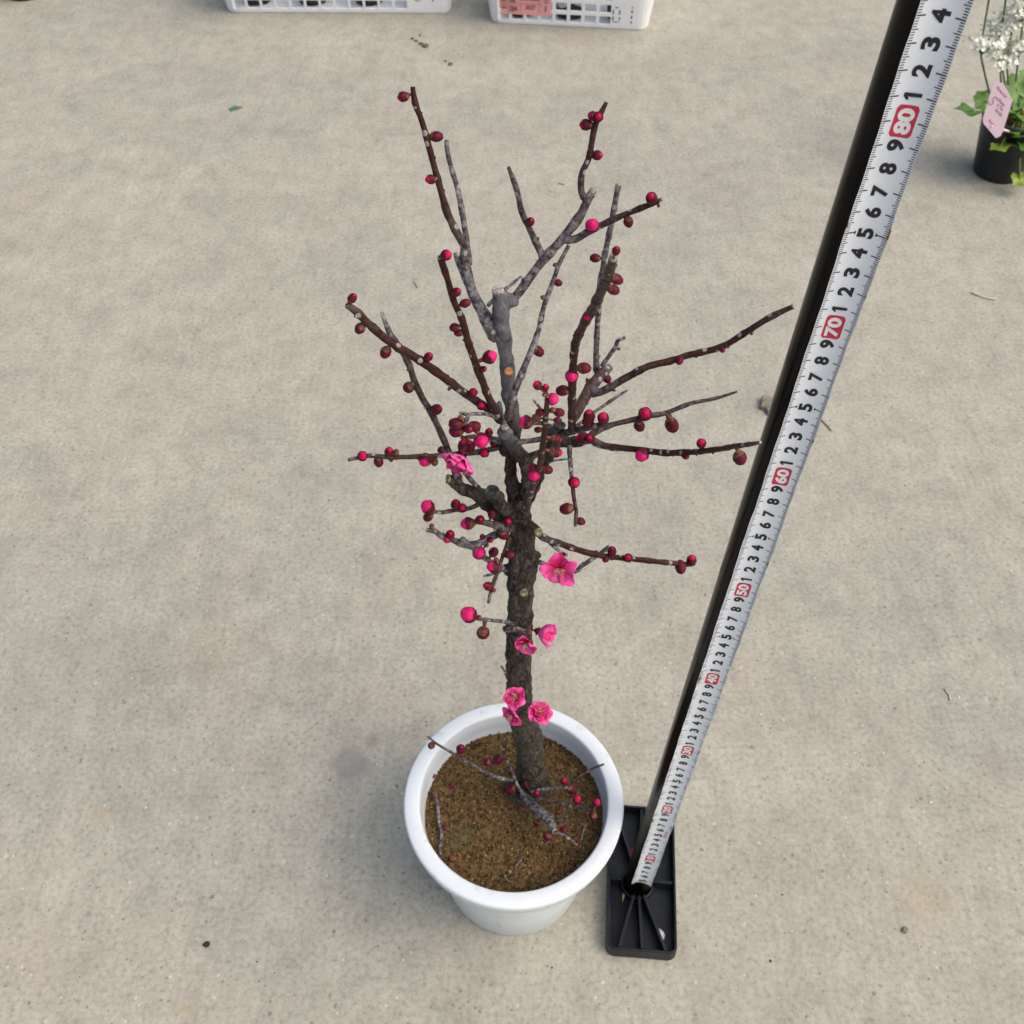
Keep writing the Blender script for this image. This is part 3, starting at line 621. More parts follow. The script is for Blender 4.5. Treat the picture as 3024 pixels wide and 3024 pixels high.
blossom("E 1165 790 350", -3.4, scr(-.42,-.80,.30), [(6,1.0,.42,.15),(5,.78,.75,.1)], seed=8, start=.1, attach_to=at("E 1190 740", -1.9), ruff=.06)
blossom("G 1140 790 255", -3.0, scr(-.25,-.75,.55), [(5,1.0,.35,.2)], seed=5, start=.3, attach_to=at("G 1160 700", -2.1), deep=True)
blossom("G 1255 690 240", -2.2, scr(.85,-.25,.35), [(5,1.0,.95,-.1),(3,.8,1.0,-.1)], seed=6, start=.2, attach_to=at("G 1165 690", -2.1), stamen=False)
blossom("G 1045 1330 235", -2.6, scr(-.35,.35,.85), [(5,1.0,.35,.25),(4,.65,.6,.1)], seed=12, start=.9, attach_to=at("G 1055 1340", -1.8), deep=True)
blossom("G 1015 1485 235", -2.8, scr(-.5,-.35,.75), [(5,1.0,.30,.2),(3,.6,.6,.1)], seed=14, start=.4, attach_to=at("G 1060 1400", -1.6), deep=True)
blossom("G 1262 1470 270", -3.0, scr(.2,.5,.8), [(7,1.0,.22,.3),(6,.78,.4,.3),(5,.5,.6,.2)], seed=21, start=.2, attach_to=at("G 1210 1440", -1.9), ruff=.12, deep=True)
print('buds', NB[0])

# ------------------------------------------------------------------ measuring pole
P0 = Vector((12.017, 36.87, .03)); D = Vector((.0395, .0074, .9992)).normalized()
YAW = math.radians(10); nv = Vector((-math.sin(YAW), -math.cos(YAW), 0)); nv = (nv-D*nv.dot(D)).normalized(); wv = D.cross(nv); wv = wv if wv.x > 0 else -wv
PR = 1.30
pole = thing('measuring_pole', 'black measuring pole with white centimetre tape, standing in a black ribbed foot', 'measuring pole', (P0.x-.5, P0.y+1.2, 0))
axis0 = P0 - nv*1.345 - wv*.10
mb = MB(); ps = [axis0+D*k for k in (.6, 20, 40, 60, 80, 100, 112)]; tube(mb, ps, [PR]*len(ps), 48, 0)
mb.build('shaft', M_POLE, pole, origin=axis0)
RA = 1.66
def tp(s, y, lift=0.0):           # s along the pole (cm mark), y across (arc length, + to the right)
    th = y/RA; r = RA-lift
    return P0+D*s+wv*(r*math.sin(th))+nv*(RA-r*math.cos(th))
HWD = .93
def eL(s):
    k = -HWD
    if s < 57.6: k -= .05*min(1, (57.6-s)/.8)
    return k + .02*math.sin(s*.9) + .012*math.sin(s*3.1)
def eR(s): return HWD + .02*math.sin(s*.7+1) + .012*math.sin(s*2.7) + (.05*math.exp(-((s-75)/1.2)**2))
mb = MB(); vs = []; fs = []; NS = 424; NY = 13; S0, S1 = 4.4, 110.4
for i in range(NS+1):
    s = S0+(S1-S0)*i/NS; a, b = eL(s), eR(s)
    for j in range(NY):
        y = a+(b-a)*j/(NY-1); vs.append(tp(s, y))
for i in range(NS):
    for j in range(NY-1): fs.append((i*NY+j, (i+1)*NY+j, (i+1)*NY+j+1, i*NY+j+1))
mb.add(vs, fs, 0)
def quad(s0, s1, y0, y1, mi, lift=.006, n=1, slant=0.0):
    vs = []; fs = []
    for j in range(n+1):
        y = y0+(y1-y0)*j/n; vs += [tp(s0, y, lift), tp(s1, y, lift)]
    for j in range(n): fs.append((2*j, 2*j+1, 2*j+3, 2*j+2))
    mb.add(vs, fs, mi)
R_ = random.Random(4)
for k in range(45, 1104):
    s = k*.1; tl = .40 if k % 10 == 0 else (.29 if k % 5 == 0 else .19); h = .019 if k % 10 else .026
    fade = s < 50
    mi = 1 if s > 57 else 4
    for y0, y1 in ((eL(s)+.02, -HWD+tl), (HWD-tl, eR(s)-.02)):
        if fade and R_.random() < .12+.3*(s < 40): continue
        quad(s-h, s+h, y0, y1, mi)
def glyphs(txt, size, off=.012):
    cu = bpy.data.curves.new('digits', 'FONT'); cu.body = txt; cu.size = size; cu.align_x = 'CENTER'; cu.offset = off; cu.resolution_u = 4
    ob = bpy.data.objects.new('digits', cu); COL.objects.link(ob); bpy.context.view_layer.update()
    me = ob.to_mesh(); V = [v.co.copy() for v in me.vertices]; Fc = [tuple(p.vertices) for p in me.polygons]; ob.to_mesh_clear()
    bpy.data.objects.remove(ob); bpy.data.curves.remove(cu)
    x0, x1 = min(v.x for v in V), max(v.x for v in V); y0, y1 = min(v.y for v in V), max(v.y for v in V)
    return [((v.x-(x0+x1)/2), (v.y-(y0+y1)/2)) for v in V], Fc, x1-x0, y1-y0
cache = {}
def put(txt, s, hgt, wid, mi, lift=.010, yoff=0):
    if txt == '1':
        st, L = .075, hgt/2
        for poly in ([(wid/2-2*st,-L),(wid/2,-L),(wid/2,L),(wid/2-2*st,L)], [(wid/2-2*st,L),(wid/2-2*st-.02,L-.02),(-wid/2,L-.14),(-wid/2,L-.24),(wid/2-2*st,L-.16)]):
            mb.add([tp(s+x, yoff-y, lift) for x, y in poly], [tuple(range(len(poly)))[::-1]], mi)
        return
    if txt not in cache: cache[txt] = glyphs(txt, 1.0, .045)
    V, Fc, w0, h0 = cache[txt]; kx = wid/w0; ky = hgt/h0
    mb.add([tp(s+x*kx, yoff-y*ky, lift) for x, y in V], [f[::-1] for f in Fc], mi)
for k in range(5, 110):
    if k % 10:
        d = str(k % 10); put(d, k, .68, .29 if d == '1' else .50, 1)
        if k % 10 == 5:
            for sg in (-1, 1):
                y1 = sg*.42; y2 = sg*.54; mb.add([tp(k-.10, y1, .008), tp(k+.10, y1, .008), tp(k, y2, .008)], [(0,1,2) if sg > 0 else (0,2,1)], 1)
    else:
        n = 10; hw, hh, cr = .66, .435, .14; V = []; poly = []
        for cx, cy, a0 in ((hw-cr, hh-cr, 0), (-hw+cr, hh-cr, 90), (-hw+cr, -hh+cr, 180), (hw-cr, -hh+cr, 270)):
            for q in range(6): a = math.radians(a0+q*18); poly.append((cx+cr*math.cos(a), cy+cr*math.sin(a)))
        for q in range(n):                   # cut the rounded badge into strips that follow the cupped tape
            ya, yb = -hh+2*hh*q/n, -hh+2*hh*(q+1)/n
            def half(y):
                dy = max(0, abs(y)-(hh-cr)); return hw-cr+math.sqrt(max(0, cr*cr-dy*dy))
            ha, hb = half(ya), half(yb); mb.add([tp(k-ha, ya, .006), tp(k+ha, ya, .006), tp(k+hb, yb, .006), tp(k-hb, yb, .006)], [(0,1,2,3)], 2)
        put(str(k), k, .64, 1.06 if k < 100 else 1.12, 3, .014)
for s in (45.45, 75.75):
    if s < 50: quad(s-.03, s+.03, -.78, -.52, 2, .012); quad(s-.03, s+.03, .52, .78, 2, .012)
for s0 in (15.0, 15.35, 15.7, 16.05): quad(s0-.10, s0+.10, .50, .66, 2, .012)
for s, y, a, b in ((75.2,.95,.25,.06),(72.0,.95,.18,.05),(75.4,-.93,.15,.04),(53.0,.94,.35,.09),(40.1,-.93,.4,.10),(18.0,-.95,.3,.08),(4.55,-.4,.14,.5),(4.5,.45,.10,.5),(63,.93,.12,.04),(30.5,.94,.2,.05)):
    V = [tp(s, y, .013)]; n = 10
    for q in range(n): t = 2*math.pi*q/n; k = 1+.35*math.sin(q*2.3+s); V.append(tp(max(S0, s+a*k*math.cos(t)), max(eL(s), min(eR(s), y+b*k*math.sin(t))), .013))
    mb.add(V, [(0, 1+q, 1+(q+1) % n) for q in range(n)], 5)
mb.build('measuring_tape', [M_TAPE, M_INK, M_INKR, M_INKW, M_INKG, M_RUST], pole, smooth=False, origin=P0)
# foot: a shallow ribbed tray
FT = 1.9
a = PZ(2001, 2818, FT); b = PZ(1793, 2806, FT); c = PZ(1992, 2449, FT); d = PZ(1841, 2376, FT)
dirY = (c-a); dirY.z = 0; dirY.normalize(); dirX = Vector((dirY.y, -dirY.x, 0)); wid = abs((b-a).dot(dirX)); lng = (d-a).dot(dirY)
FC = a - dirX*wid/2 + dirY*lng/2; FC.z = 0; rzf = math.atan2(dirX.y, dirX.x)
print('foot', wid, lng, math.degrees(rzf), FC)
def rrect(hx, hy, r, n=6):
    out = []
    for cx, cy, a0 in ((hx-r, hy-r, 0), (-hx+r, hy-r, 90), (-hx+r, -hy+r, 180), (hx-r, -hy+r, 270)):
        for q in range(n+1): a = math.radians(a0+q*90/n); out.append((cx+r*math.cos(a), cy+r*math.sin(a)))
    return out
Rf = Matrix.Rotation(rzf, 3, 'Z')
mb = MB(); hx, hy = wid/2, lng/2; loops = []
for ins, z, r in ((-.02,0,.75),(-.08,.25,.8),(0,FT-.08,.7),(.05,FT,.68),(.20,FT,.6),(.24,FT-.06,.55),(.26,.35,.5)):
    loops.append([FC+Rf @ Vector((x, y, z)) for x, y in rrect(hx-ins, hy-ins, r)])
n = len(loops[0]); vs = [p for l in loops for p in l]; fs = []
for j in range(len(loops)-1):
    for i in range(n): q = (i+1) % n; fs.append((j*n+i, j*n+q, (j+1)*n+q, (j+1)*n+i))
fs.append(tuple((len(loops)-1)*n+i for i in range(n))); fs.append(tuple(reversed(range(n)))); mb.add(vs, fs)
pc = axis0+D*1.0; hub = Rf.inverted() @ (Vector((pc.x, pc.y, 0))-FC)
def rib(x0, y0, x1, y1, t=.26, z=FT-.12):
    p = Vector((x0, y0, 0)); q = Vector((x1, y1, 0)); l = (q-p).length; m_ = (p+q)/2; an = math.atan2(q.y-p.y, q.x-p.x)
    box(mb, FC+Rf @ Vector((m_.x, m_.y, (z+.36)/2)), (l, t, z-.36), rzf+an)
ix, iy = hx-.27, hy-.27; hx0, hy0 = hub.x, hub.y
for ex, ey in ((-ix*.72,-iy),(0,-iy),(ix*.74,-iy),(-ix*.9,iy),(0,iy),(ix*.9,iy),(-ix,hy0),(ix,hy0)):
    v = Vector((ex-hx0, ey-hy0, 0)).normalized(); rib(hx0+v.x*1.5, hy0+v.y*1.5, ex-v.x*.04, ey-v.y*.04)
HB = Vector((pc.x, pc.y, 0))
lathe(mb, [(1.70,.36),(1.62,FT-.85),(1.58,FT-.8),(1.42,FT-.8),(1.38,FT-.85),(1.36,.4)], HB, 36)
foot = mb.build('foot', M_TRAY, pole, smooth=False, origin=FC)
bv = foot.modifiers.new('soft_edges', 'BEVEL'); bv.width = .0005; bv.segments = 2; bv.limit_method = 'ANGLE'
# bits lying in the foot
def petal_bit(name, px, py, z, r, m, label, cat, el=1.6):
    p = PZ(px, py, z); mb = MB(); n = 10; V = [p+Vector((0,0,.06))]; rn = random.Random(int(px))
    for i in range(n): t = 2*math.pi*i/n; k = r*rn.uniform(.75,1.2); V.append(p+Vector((math.cos(t)*k, math.sin(t)*k*el, rn.uniform(0,.04))))
    V2 = [v-Vector((0,0,.05)) for v in V]; m1 = len(V)
    F1 = [(0,1+i,1+(i+1) % n) for i in range(n)]; F2 = [(m1, m1+1+(i+1) % n, m1+1+i) for i in range(n)]; F3 = [(1+i, m1+1+i, m1+1+(i+1) % n, 1+(i+1) % n) for i in range(n)]
    mb.add(V+V2, F1+F2+F3); o = mb.build(name, m, origin=p); tag(o, label, cat); return o
M_DRY = m_noisy('dry_leaf', [(.12,.07,.03), (.24,.16,.08), (.36,.28,.16)], 300)
petal_bit('petal', 1868, 2517, .42, .28, M_PNK, 'fallen pink petal in the black foot behind the pole', 'petal')
petal_bit('paper_scrap', 1952, 2762, .42, .36, mat('white_paper', (.72,.74,.76), .6), 'small white scrap in the front right cell of the black foot', 'paper scrap')
mb = MB(); q = [PZ(px, py, .5) for px, py in ((1835,2612),(1842,2640),(1838,2664))]; tube(mb, q, [.10,.18,.06], 6, 0); o = mb.build('dry_leaf', M_DRY, origin=q[0]); tag(o, 'curled dry leaf in the left cell of the black foot', 'dry leaf')

# ------------------------------------------------------------------ small litter on the floor
def clump(name, spots, m, label, cat, group=None):
    mb = MB(); p0 = PZ(spots[0][0], spots[0][1], 0)
    for px, py, r, h in spots:
        p = PZ(px, py, 0); rn = random.Random(int(px+py)); n = 6; vs = []; fs = []
        for j in range(n+1):
            th = math.pi*j/n
            for i in range(n*2):
                a = math.pi*i/n; k = 1+.30*noise.noise(Vector((math.cos(a)*2, math.sin(a)*2, th*1.5+px)))
                vs.append(p+Vector((math.sin(th)*math.cos(a)*r*k, math.sin(th)*math.sin(a)*r*k, h/2+math.cos(th)*h/2*k)))
        for j in range(n):
            for i in range(n*2): k = (i+1) % (n*2); fs.append((j*n*2+i, (j+1)*n*2+i, (j+1)*n*2+k, j*n*2+k))
        mb.add(vs, fs)
    o = mb.build(name, m, smooth=False, origin=p0); tag(o, label, cat, group); return o
M_CRUMB = m_noisy('soil_crumb', [(.05,.03,.02), (.12,.075,.045), (.2,.14,.09)], 300); M_DARKC = mat('black_crumb', (.02,.016,.014), .8)
M_GREEN = m_noisy('green_leaf_bit', [(.04,.10,.05), (.06,.15,.08), (.09,.2,.11)], 200); M_CHIP = m_noisy('grey_wood_chip', [(.11,.10,.07), (.19,.17,.13), (.26,.24,.19)], 120)
clump('soil_crumbs', [(1257,138,.75,.5),(1243,131,.55,.4),(1230,122,.45,.3),(1218,115,.4,.3),(1240,106,.3,.3)], M_CRUMB, 'brown soil crumbs in a short row on the floor behind the tree', 'soil crumbs')
clump('soil_crumb', [(1331,191,.55,.35),(1316,182,.35,.25)], M_CRUMB, 'brown soil crumb on the floor just right of the row of crumbs', 'soil crumb')
clump('black_crumb', [(612,2790,.30,.25),(604,2791,.16,.15)], M_DARKC, 'black crumb on the floor at the lower left of the pot', 'crumb')
clump('pebble', [(2672,2748,.34,.34)], M_CHIP, 'small grey pebble on the floor at the lower right', 'pebble')
mb = MB(); p = PZ(2264, 1205, 0); box(mb, p+Vector((.2,.5,.45)), (2.0,2.4,.9), -.25); box(mb, p+Vector((.3,-1.0,.35)), (1.1,1.3,.7), .3)
o = mb.build('wood_chip', M_CHIP, smooth=False, origin=p); tag(o, 'grey chip of wood on the floor partly hidden behind the black pole', 'wood chip'); bv = o.modifiers.new('b', 'BEVEL'); bv.width = .0015
mb = MB(); p, q = PZ(677, 326, 0), PZ(716, 317, 0); dd = (q-p); nn = Vector((-dd.y, dd.x, 0)).normalized()*.55; zz = Vector((0,0,1))
V = [p-nn+zz*.06, p+nn+zz*.12, p.lerp(q,.5)+nn*1.1+zz*.35, q+nn*.3+zz*.1, q-nn*.3+zz*.06, p.lerp(q,.5)-nn+zz*.25]
mb.add(V+[v-zz*.05 for v in V], [(0,5,2,1),(5,4,3,2),(7,8,11,6),(8,9,10,11)]+[(i,(i+1)%6,6+(i+1)%6,6+i) for i in range(6)])
o = mb.build('leaf_fragment', M_GREEN, smooth=False, origin=p); tag(o, 'small green leaf fragment on the floor at the upper left', 'leaf fragment')
def stick(pp, r, m, label, name='straw'):
    mb = MB(); q = [PZ(px, py, r+.02) for px, py in pp]; q, vv = resample(q, [(r,)]*len(q), .4); tube(mb, q, [v[0] for v in vv], 6, 0, rough=.2); o = mb.build(name, m, origin=q[0]); tag(o, label, 'straw', 'loose straws on the floor')
M_STRAW = m_noisy('straw', [(.36,.32,.24), (.50,.46,.36), (.60,.56,.46)], 200)
stick([(2424,1238),(2438,1252),(2456,1272)], .10, M_DRY, 'thin brown stem on the floor just right of the tape')
stick([(2868,862),(2900,876),(2942,884)], .16, M_STRAW, 'pale straw on the floor below the black nursery pot')
stick([(2789,2034),(2802,2050),(2806,2068)], .09, M_STRAW, 'curved pale straw at the right side of the floor')
stick([(1222,832),(1228,840),(1232,850)], .09, M_DRY, 'short dark stem on the floor left of the upper branches')
stick([(1648,541),(1657,543),(1667,545)], .10, m_noisy('red_bark', [(.15,.04,.03),(.28,.09,.06),(.36,.14,.1)], 200), 'tiny reddish stem on the floor behind the top branches')
# countless pale and dark grains: one mass
mb = MB(); R_ = random.Random(21)
fixed = [(430,2385,.13,0),(2748,2369,.20,0),(2831,2060,.16,0),(2326,2280,.14,0),(2332,2273,.12,0),(2210,2380,.10,0),(504,2884,.11,0),(530,2880,.11,0),(130,2615,.09,0),(1421,328,.22,0),(1439,555,.14,0),(1911,466,.2,0),(1750,309,.16,0),(1093,460,.13,0),(1250,1672,.13,0),(2505,2590,.09,0),(2600,2592,.08,0),
         (2276,2838,.20,1),(2276,2150,.12,1),(2238,1952,.13,1),(1010,2538,.16,1),(1118,2530,.13,1),(760,2840,.13,1),(1178,2446,.13,1),(1480,2050,.10,1),(508,2690,.13,1),(1630,2858,.15,1),(2310,2642,.14,1)]
for k in range(520):
    px, py = R_.uniform(-100, 3124), R_.uniform(0, 3100)**1; p = PZ(px, py, 0); fixed.append((px, py, R_.choice([.04,.05,.05,.06,.08]), 0 if R_.random() < .16 else 1))
for px, py, r, mi in fixed:
    p = PZ(px, py, 0)
    if (p.xy-POT.xy).length < 7 or abs(p.x-FC.x) < 3.8 and abs(p.y-FC.y) < 8: continue
    V = [p+Vector((R_.uniform(.6,1.2)*r*dx, R_.uniform(.6,1.3)*r*dy, R_.uniform(.3,.7)*r*dz+r*.3)) for dx, dy, dz in ((1,0,0),(0,1,0),(-1,0,0),(0,-1,0),(0,0,1),(0,0,-1))]
    mb.add(V, [(4,0,1),(4,1,2),(4,2,3),(4,3,0),(5,1,0),(5,2,1),(5,3,2),(5,0,3)], mi)
o = mb.build('floor_grit', [mat('pale_grit', (.68,.64,.55), .7), mat('dark_grit', (.11,.08,.06), .8)], smooth=False); tag(o, 'scattered pale and dark grit on the concrete floor', 'grit', kind='stuff')

# ------------------------------------------------------------------ white mesh baskets
def basket(C, rz, Wb, Db, Hb, ncol, nrow, c0, pitch, hw, row0, rpitch, hh, label, solid_to=0, wall=.28):
    root = thing('mesh_basket', label, 'basket', C, 'white mesh baskets on the floor'); R = Matrix.Rotation(rz, 3, 'Z'); cr = 2.2; flare = .14
    def P(s, t, side):      # s along the side from its left corner, t height
        pass
    # perimeter stations: front side runs along +x at y=-Db/2
    sides = [(Wb, 0), (Db, 1), (Wb, 2), (Db, 3)]
    st = []      # (bx, by, nx, ny, hole?) base position of each perimeter station and outward normal
    def side(i, L, holes):
        cuts = [cr]
        for (a, b) in holes: cuts += [a, b]
        cuts.append(L-cr); return cuts
    def holes_for(L, i):
        if i in (0, 2): return [(c0+k*pitch-hw/2, c0+k*pitch+hw/2) for k in range(ncol)]
        n = int((L-2*cr-1)/pitch); o = (L-(n-1)*pitch)/2; return [(o+k*pitch-hw/2, o+k*pitch+hw/2) for k in range(n)]
    cors = [(-Wb/2,-Db/2), (Wb/2,-Db/2), (Wb/2,Db/2), (-Wb/2,Db/2)]; dirs = [(1,0),(0,1),(-1,0),(0,-1)]; cols = []
    for i, (L, _) in enumerate(sides):
        cx, cy = cors[i]; dx, dy = dirs[i]; nx, ny = dy, -dx; H = holes_for(L, i); hs = [h[0] for h in H]
        for u in side(i, L, H): cols.append((cx+dx*u, cy+dy*u, nx, ny, any(abs(u-h) < 1e-6 for h in hs)))
        ccx, ccy = cx+dx*(L-cr)-nx*cr, cy+dy*(L-cr)-ny*cr; a0 = math.atan2(ny, nx)
        for q in range(1, 5): a = a0+math.pi/2*q/5; cols.append((ccx+cr*math.cos(a), ccy+cr*math.sin(a), math.cos(a), math.sin(a), False))
    rows = [(0,False),(.35,False)]
    for k in range(nrow): z = row0+k*rpitch; rows += [(z-hh/2, True), (z+hh/2, False)]
    rows += [(Hb-.8, False), (Hb, False)]
    mb = MB(); vs = []; fs = []; nc = len(cols)
    for z, _ in rows:
        for bx, by, nx, ny, _h in cols:
            f = flare*z-.5*max(0, .35-z); vs.append(Vector(C)+R @ Vector((bx+nx*f, by+ny*f, z)))
    for j in range(len(rows)-1):
        for i in range(nc):
            if rows[j][1] and cols[i][4]: continue
            k = (i+1) % nc; fs.append((j*nc+i, j*nc+k, (j+1)*nc+k, (j+1)*nc+i))
    fs.append(tuple(reversed(range(nc)))); mb.add(vs, fs)
    o = mb.build('basket_body', M_BASK, root, smooth=False, origin=C); so = o.modifiers.new('wall', 'SOLIDIFY'); so.thickness = wall*CM; so.offset = -1
    bv = o.modifiers.new('edge', 'BEVEL'); bv.width = .0008; bv.segments = 2; bv.limit_method = 'ANGLE'
    mb = MB(); f = flare*Hb; L = []
    for bx, by, nx, ny, _h in cols: L.append((bx, by, nx, ny))
    vs = []; fs = []
    for o1, z in ((0,Hb-.6),(.9,Hb-.7),(1.0,Hb+.1),(.5,Hb+.35),(-.35,Hb+.3),(-.35,Hb+.02)):
        for bx, by, nx, ny in L: vs.append(Vector(C)+R @ Vector((bx+nx*(f+o1), by+ny*(f+o1), z)))
    for j in range(5):
        for i in range(nc): k = (i+1) % nc; fs.append((j*nc+i, j*nc+k, (j+1)*nc+k, (j+1)*nc+i))
    mb.add(vs, fs); mb.build('basket_rim', M_BASK, root, smooth=False, origin=C)
    return root, R
def front_dashes(root, C, R, Db, segs, m, name, out=.16, flare=.14):
    mb = MB()
    for x, z, w_, h_ in segs:
        f = Db/2+flare*z+.02; p = [Vector((x-w_/2, -(Db/2+flare*(z-h_/2)+.012), z-h_/2)), Vector((x+w_/2, -(Db/2+flare*(z-h_/2)+.012), z-h_/2)), Vector((x+w_/2, -(Db/2+flare*(z+h_/2)+.012), z+h_/2)), Vector((x-w_/2, -(Db/2+flare*(z+h_/2)+.012), z+h_/2))]
        mb.add([Vector(C)+R @ v for v in p], [(0,1,2,3)])
    return mb.build(name, m, root, smooth=False, origin=C)
def zero_one(root, C, R, Db, x0, z0):
    s = []
    for dx, dz, w_, h_ in ((-.7,-.1,.32,1.0),(-.7,1.3,.32,1.0),(.7,-.1,.32,.6),(.7,1.3,.32,1.0),(0,2.35,.7,.28),(0,-.95,.7,.22),(-.5,-.8,.3,.3),(.55,-.7,.25,.3)): s.append((x0+dx, z0+dz, w_, h_))
    front_dashes(root, C, R, Db, s, M_INKG, 'perforated_zero')
    front_dashes(root, C, R, Db, [(x0+3.3, z0+dz, .36, h_) for dz, h_ in ((-.8,.5),(.35,.75),(1.6,.7),(2.5,.3))], M_INKG, 'perforated_one')
# left basket
l, r_ = PZ(668, 38, 0), PZ(1330, 41, 0); Wb = (r_-l).length; rz = math.atan2(r_.y-l.y, r_.x-l.x); mid = (l+r_)/2; ND = Vector((-math.sin(rz), math.cos(rz), 0)); Db = 32
C1 = mid+ND*Db/2; print('basket1', Wb, C1)
kx = Wb/662
b1, R1 = basket(C1, rz, Wb, Db, 16, 12, 5, 2.6+.7, 43.2*kx, 36*kx, 2.05, 2.55, 1.85, 'long white mesh basket without a paper slip, at the top')
zero_one(b1, C1, R1, Db, Wb/2-7.0, 3.9)
l, r_ = PZ(1447, 68, 0), PZ(1912, 92, 0); Wb2 = (r_-l).length; rz2 = math.atan2(r_.y-l.y, r_.x-l.x); mid = (l+r_)/2; ND = Vector((-math.sin(rz2), math.cos(rz2), 0)); Db2 = 30
C2 = mid+ND*Db2/2; print('basket2', Wb2, C2)
k2 = Wb2/465
b2, R2 = basket(C2, rz2, Wb2, Db2, 16, 8, 5, 3.0, 42.6*k2, 33*k2, 1.95, 2.60, 1.75, 'shorter white mesh basket with a pink paper slip on its front')
zero_one(b2, C2, R2, Db2, Wb2/2-7.0, 2.6)
# pink slip on the front
def slip_pt(x, z, lift=.10): return Vector(C2)+R2 @ Vector((x, -(Db2/2+.14*z+lift), z))
mb = MB(); xa, xb, za, zb = -Wb2/2+2.1, -Wb2/2+2.1+11.4, 2.35, 10.2
NX, NZ = 16, 8; vs = []; fs = []
for j in range(NZ+1):
    for i in range(NX+1):
        x = xa+(xb-xa)*i/NX; z = za+(zb-za)*j/NZ; vs.append(slip_pt(x, z, .12+.05*math.sin(x*1.1)+.05*math.cos(z*.9)))
for j in range(NZ):
    for i in range(NX): fs.append((j*(NX+1)+i, j*(NX+1)+i+1, (j+1)*(NX+1)+i+1, (j+1)*(NX+1)+i))
mb.add(vs, fs)
def ptxt(t, x, z, h, wd, mi=1):
    V, Fc, w0, h0 = glyphs(t, 1.0, .01); kx, kz = wd/w0, h/h0; mb.add([slip_pt(x+a*kx, z+b*kz, .24) for a, b in V], Fc, mi)
def pbar(x0, x1, z0, z1): mb.add([slip_pt(x0, z0, .23), slip_pt(x1, z0, .23), slip_pt(x1, z1, .23), slip_pt(x0, z1, .23)], [(0,1,2,3)], 1)
ptxt('28A', xa+3.2, za+1.35, 1.25, 1.9); ptxt('08', xa+3.0, za+3.3, 1.25, 1.3); ptxt('3027', xa+6.9, za+1.75, .95, 2.1); ptxt('1', xa+10.2, za+1.6, 1.3, .25)
for zz in range(7): pbar(xa+.5, xa+1.7, za+1.3+zz*.5, za+1.3+zz*.5+(.12 if zz % 3 else .26))
for zz in range(6): pbar(xa+9.9, xa+10.9, za+2.9+zz*.45, za+3.05+zz*.45)
pbar(xa+2.0, xa+2.06, za+.6, za+6); pbar(xa+4.7, xa+4.76, za+.6, za+6); pbar(xa+2.0, xa+9.4, za+2.45, za+2.51); pbar(xa+4.9, xa+8.9, za+3.3, za+3.5); pbar(xa+5.2, xa+8.4, za+4.2, za+4.5); pbar(xa+8.8, xa+8.86, za+.6, za+4)
o = mb.build('paper_slip', [M_PINKP, M_BROWNINK], smooth=False, origin=slip_pt(xa, za)); tag(o, 'pink printed paper slip fixed to the front of the white basket', 'paper slip')
# what stands in the baskets: pots in pale wrappers
M_WRAP = m_noisy('pale_wrapper', [(.42,.50,.58), (.55,.62,.70), (.70,.75,.80)], 25, rough=.35, bump=.003)
def wrapped(C, label, first=None, h=9.5, r=4.3, seed=0):
    root = thing('wrapped_pot', label, 'nursery pot', C, 'wrapped nursery pots in the baskets'); rn = random.Random(seed)
    mb = MB(); lathe(mb, [(0,.1),(3.0,.1),(3.1,0),(3.9,h*.8),(4.05,h*.82),(4.05,h*.9),(3.8,h*.9),(3.7,h*.8),(0,h*.78)], C, 20); mb.build('pot', M_BLK, root, origin=C)
    mb = MB(); vs = []; fs = []; n = 26
    for j, (rr, z) in enumerate(((3.5,h*.28),(4.1,h*.4),(4.3,h*.7),(4.6,h),(5.2,h*1.25))):
        for i in range(n): a = 2*math.pi*i/n; k = rr+.35*math.sin(a*5+seed+j)+rn.uniform(-.1,.1); vs.append(Vector(C)+Vector((k*math.cos(a), k*math.sin(a), z+.5*math.sin(a*3+seed))))
    for j in range(4):
        for i in range(n): q = (i+1) % n; fs.append((j*n+i, j*n+q, (j+1)*n+q, (j+1)*n+i))
    mb.add(vs, fs); mb.build('wrapper', M_WRAP, root, origin=C)
ORD = ['leftmost', 'second', 'third', 'fourth', 'fifth']
for Cb, Rb, Wx, Dx, nx, nm in ((C1, R1, Wb, Db, 4, 'the longer basket'), (C2, R2, Wb2, Db2, 3, 'the basket with pink slip')):
    for row in range(2):
        for i in range(nx):
            x = -Wx/2+6+i*(Wx-12)/(nx-1); y = -Dx/2+6+row*11; Cc = Cb+Rb @ Vector((x, y, .45))
            wrapped(Cc, ('%s pale-wrapped pot in the %s row of %s' % (ORD[i] if i < nx-1 else 'rightmost', 'front' if row == 0 else 'back', nm)), seed=i*3+row*7+nx)

# ------------------------------------------------------------------ black nursery pots at the edges
def npot(C, rb, rt, h, label, cat='nursery pot', name='nursery_pot'):
    root = thing(name, label, cat, C); mb = MB()
    lathe(mb, [(0,.15),(rb-.4,.15),(rb-.15,0),(rb,.12),(rt-.1,h-.9),(rt+.12,h-.85),(rt+.2,h-.1),(rt+.12,h),(rt-.12,h),(rt-.2,h-.8),(rb+.3,h*.5)], C, 64); mb.build('pot_body', M_BLK, root, origin=C)
    mb = MB(); vs = []; n = 40
    lathe(mb, [(0,h-1.2),(rt*.5,h-1.1),(rt*.8,h-1.25),(rt-.2,h-1.3)], C, n, 0, .3); mb.build('soil', M_SOIL, root, origin=C); return root
q = PZ(58, 6, 0); Cq = q+Vector((0, 5.2, 0)); r1 = npot(Cq, 5.0, 6.3, 11, 'round black nursery pot cut off by the top left corner')
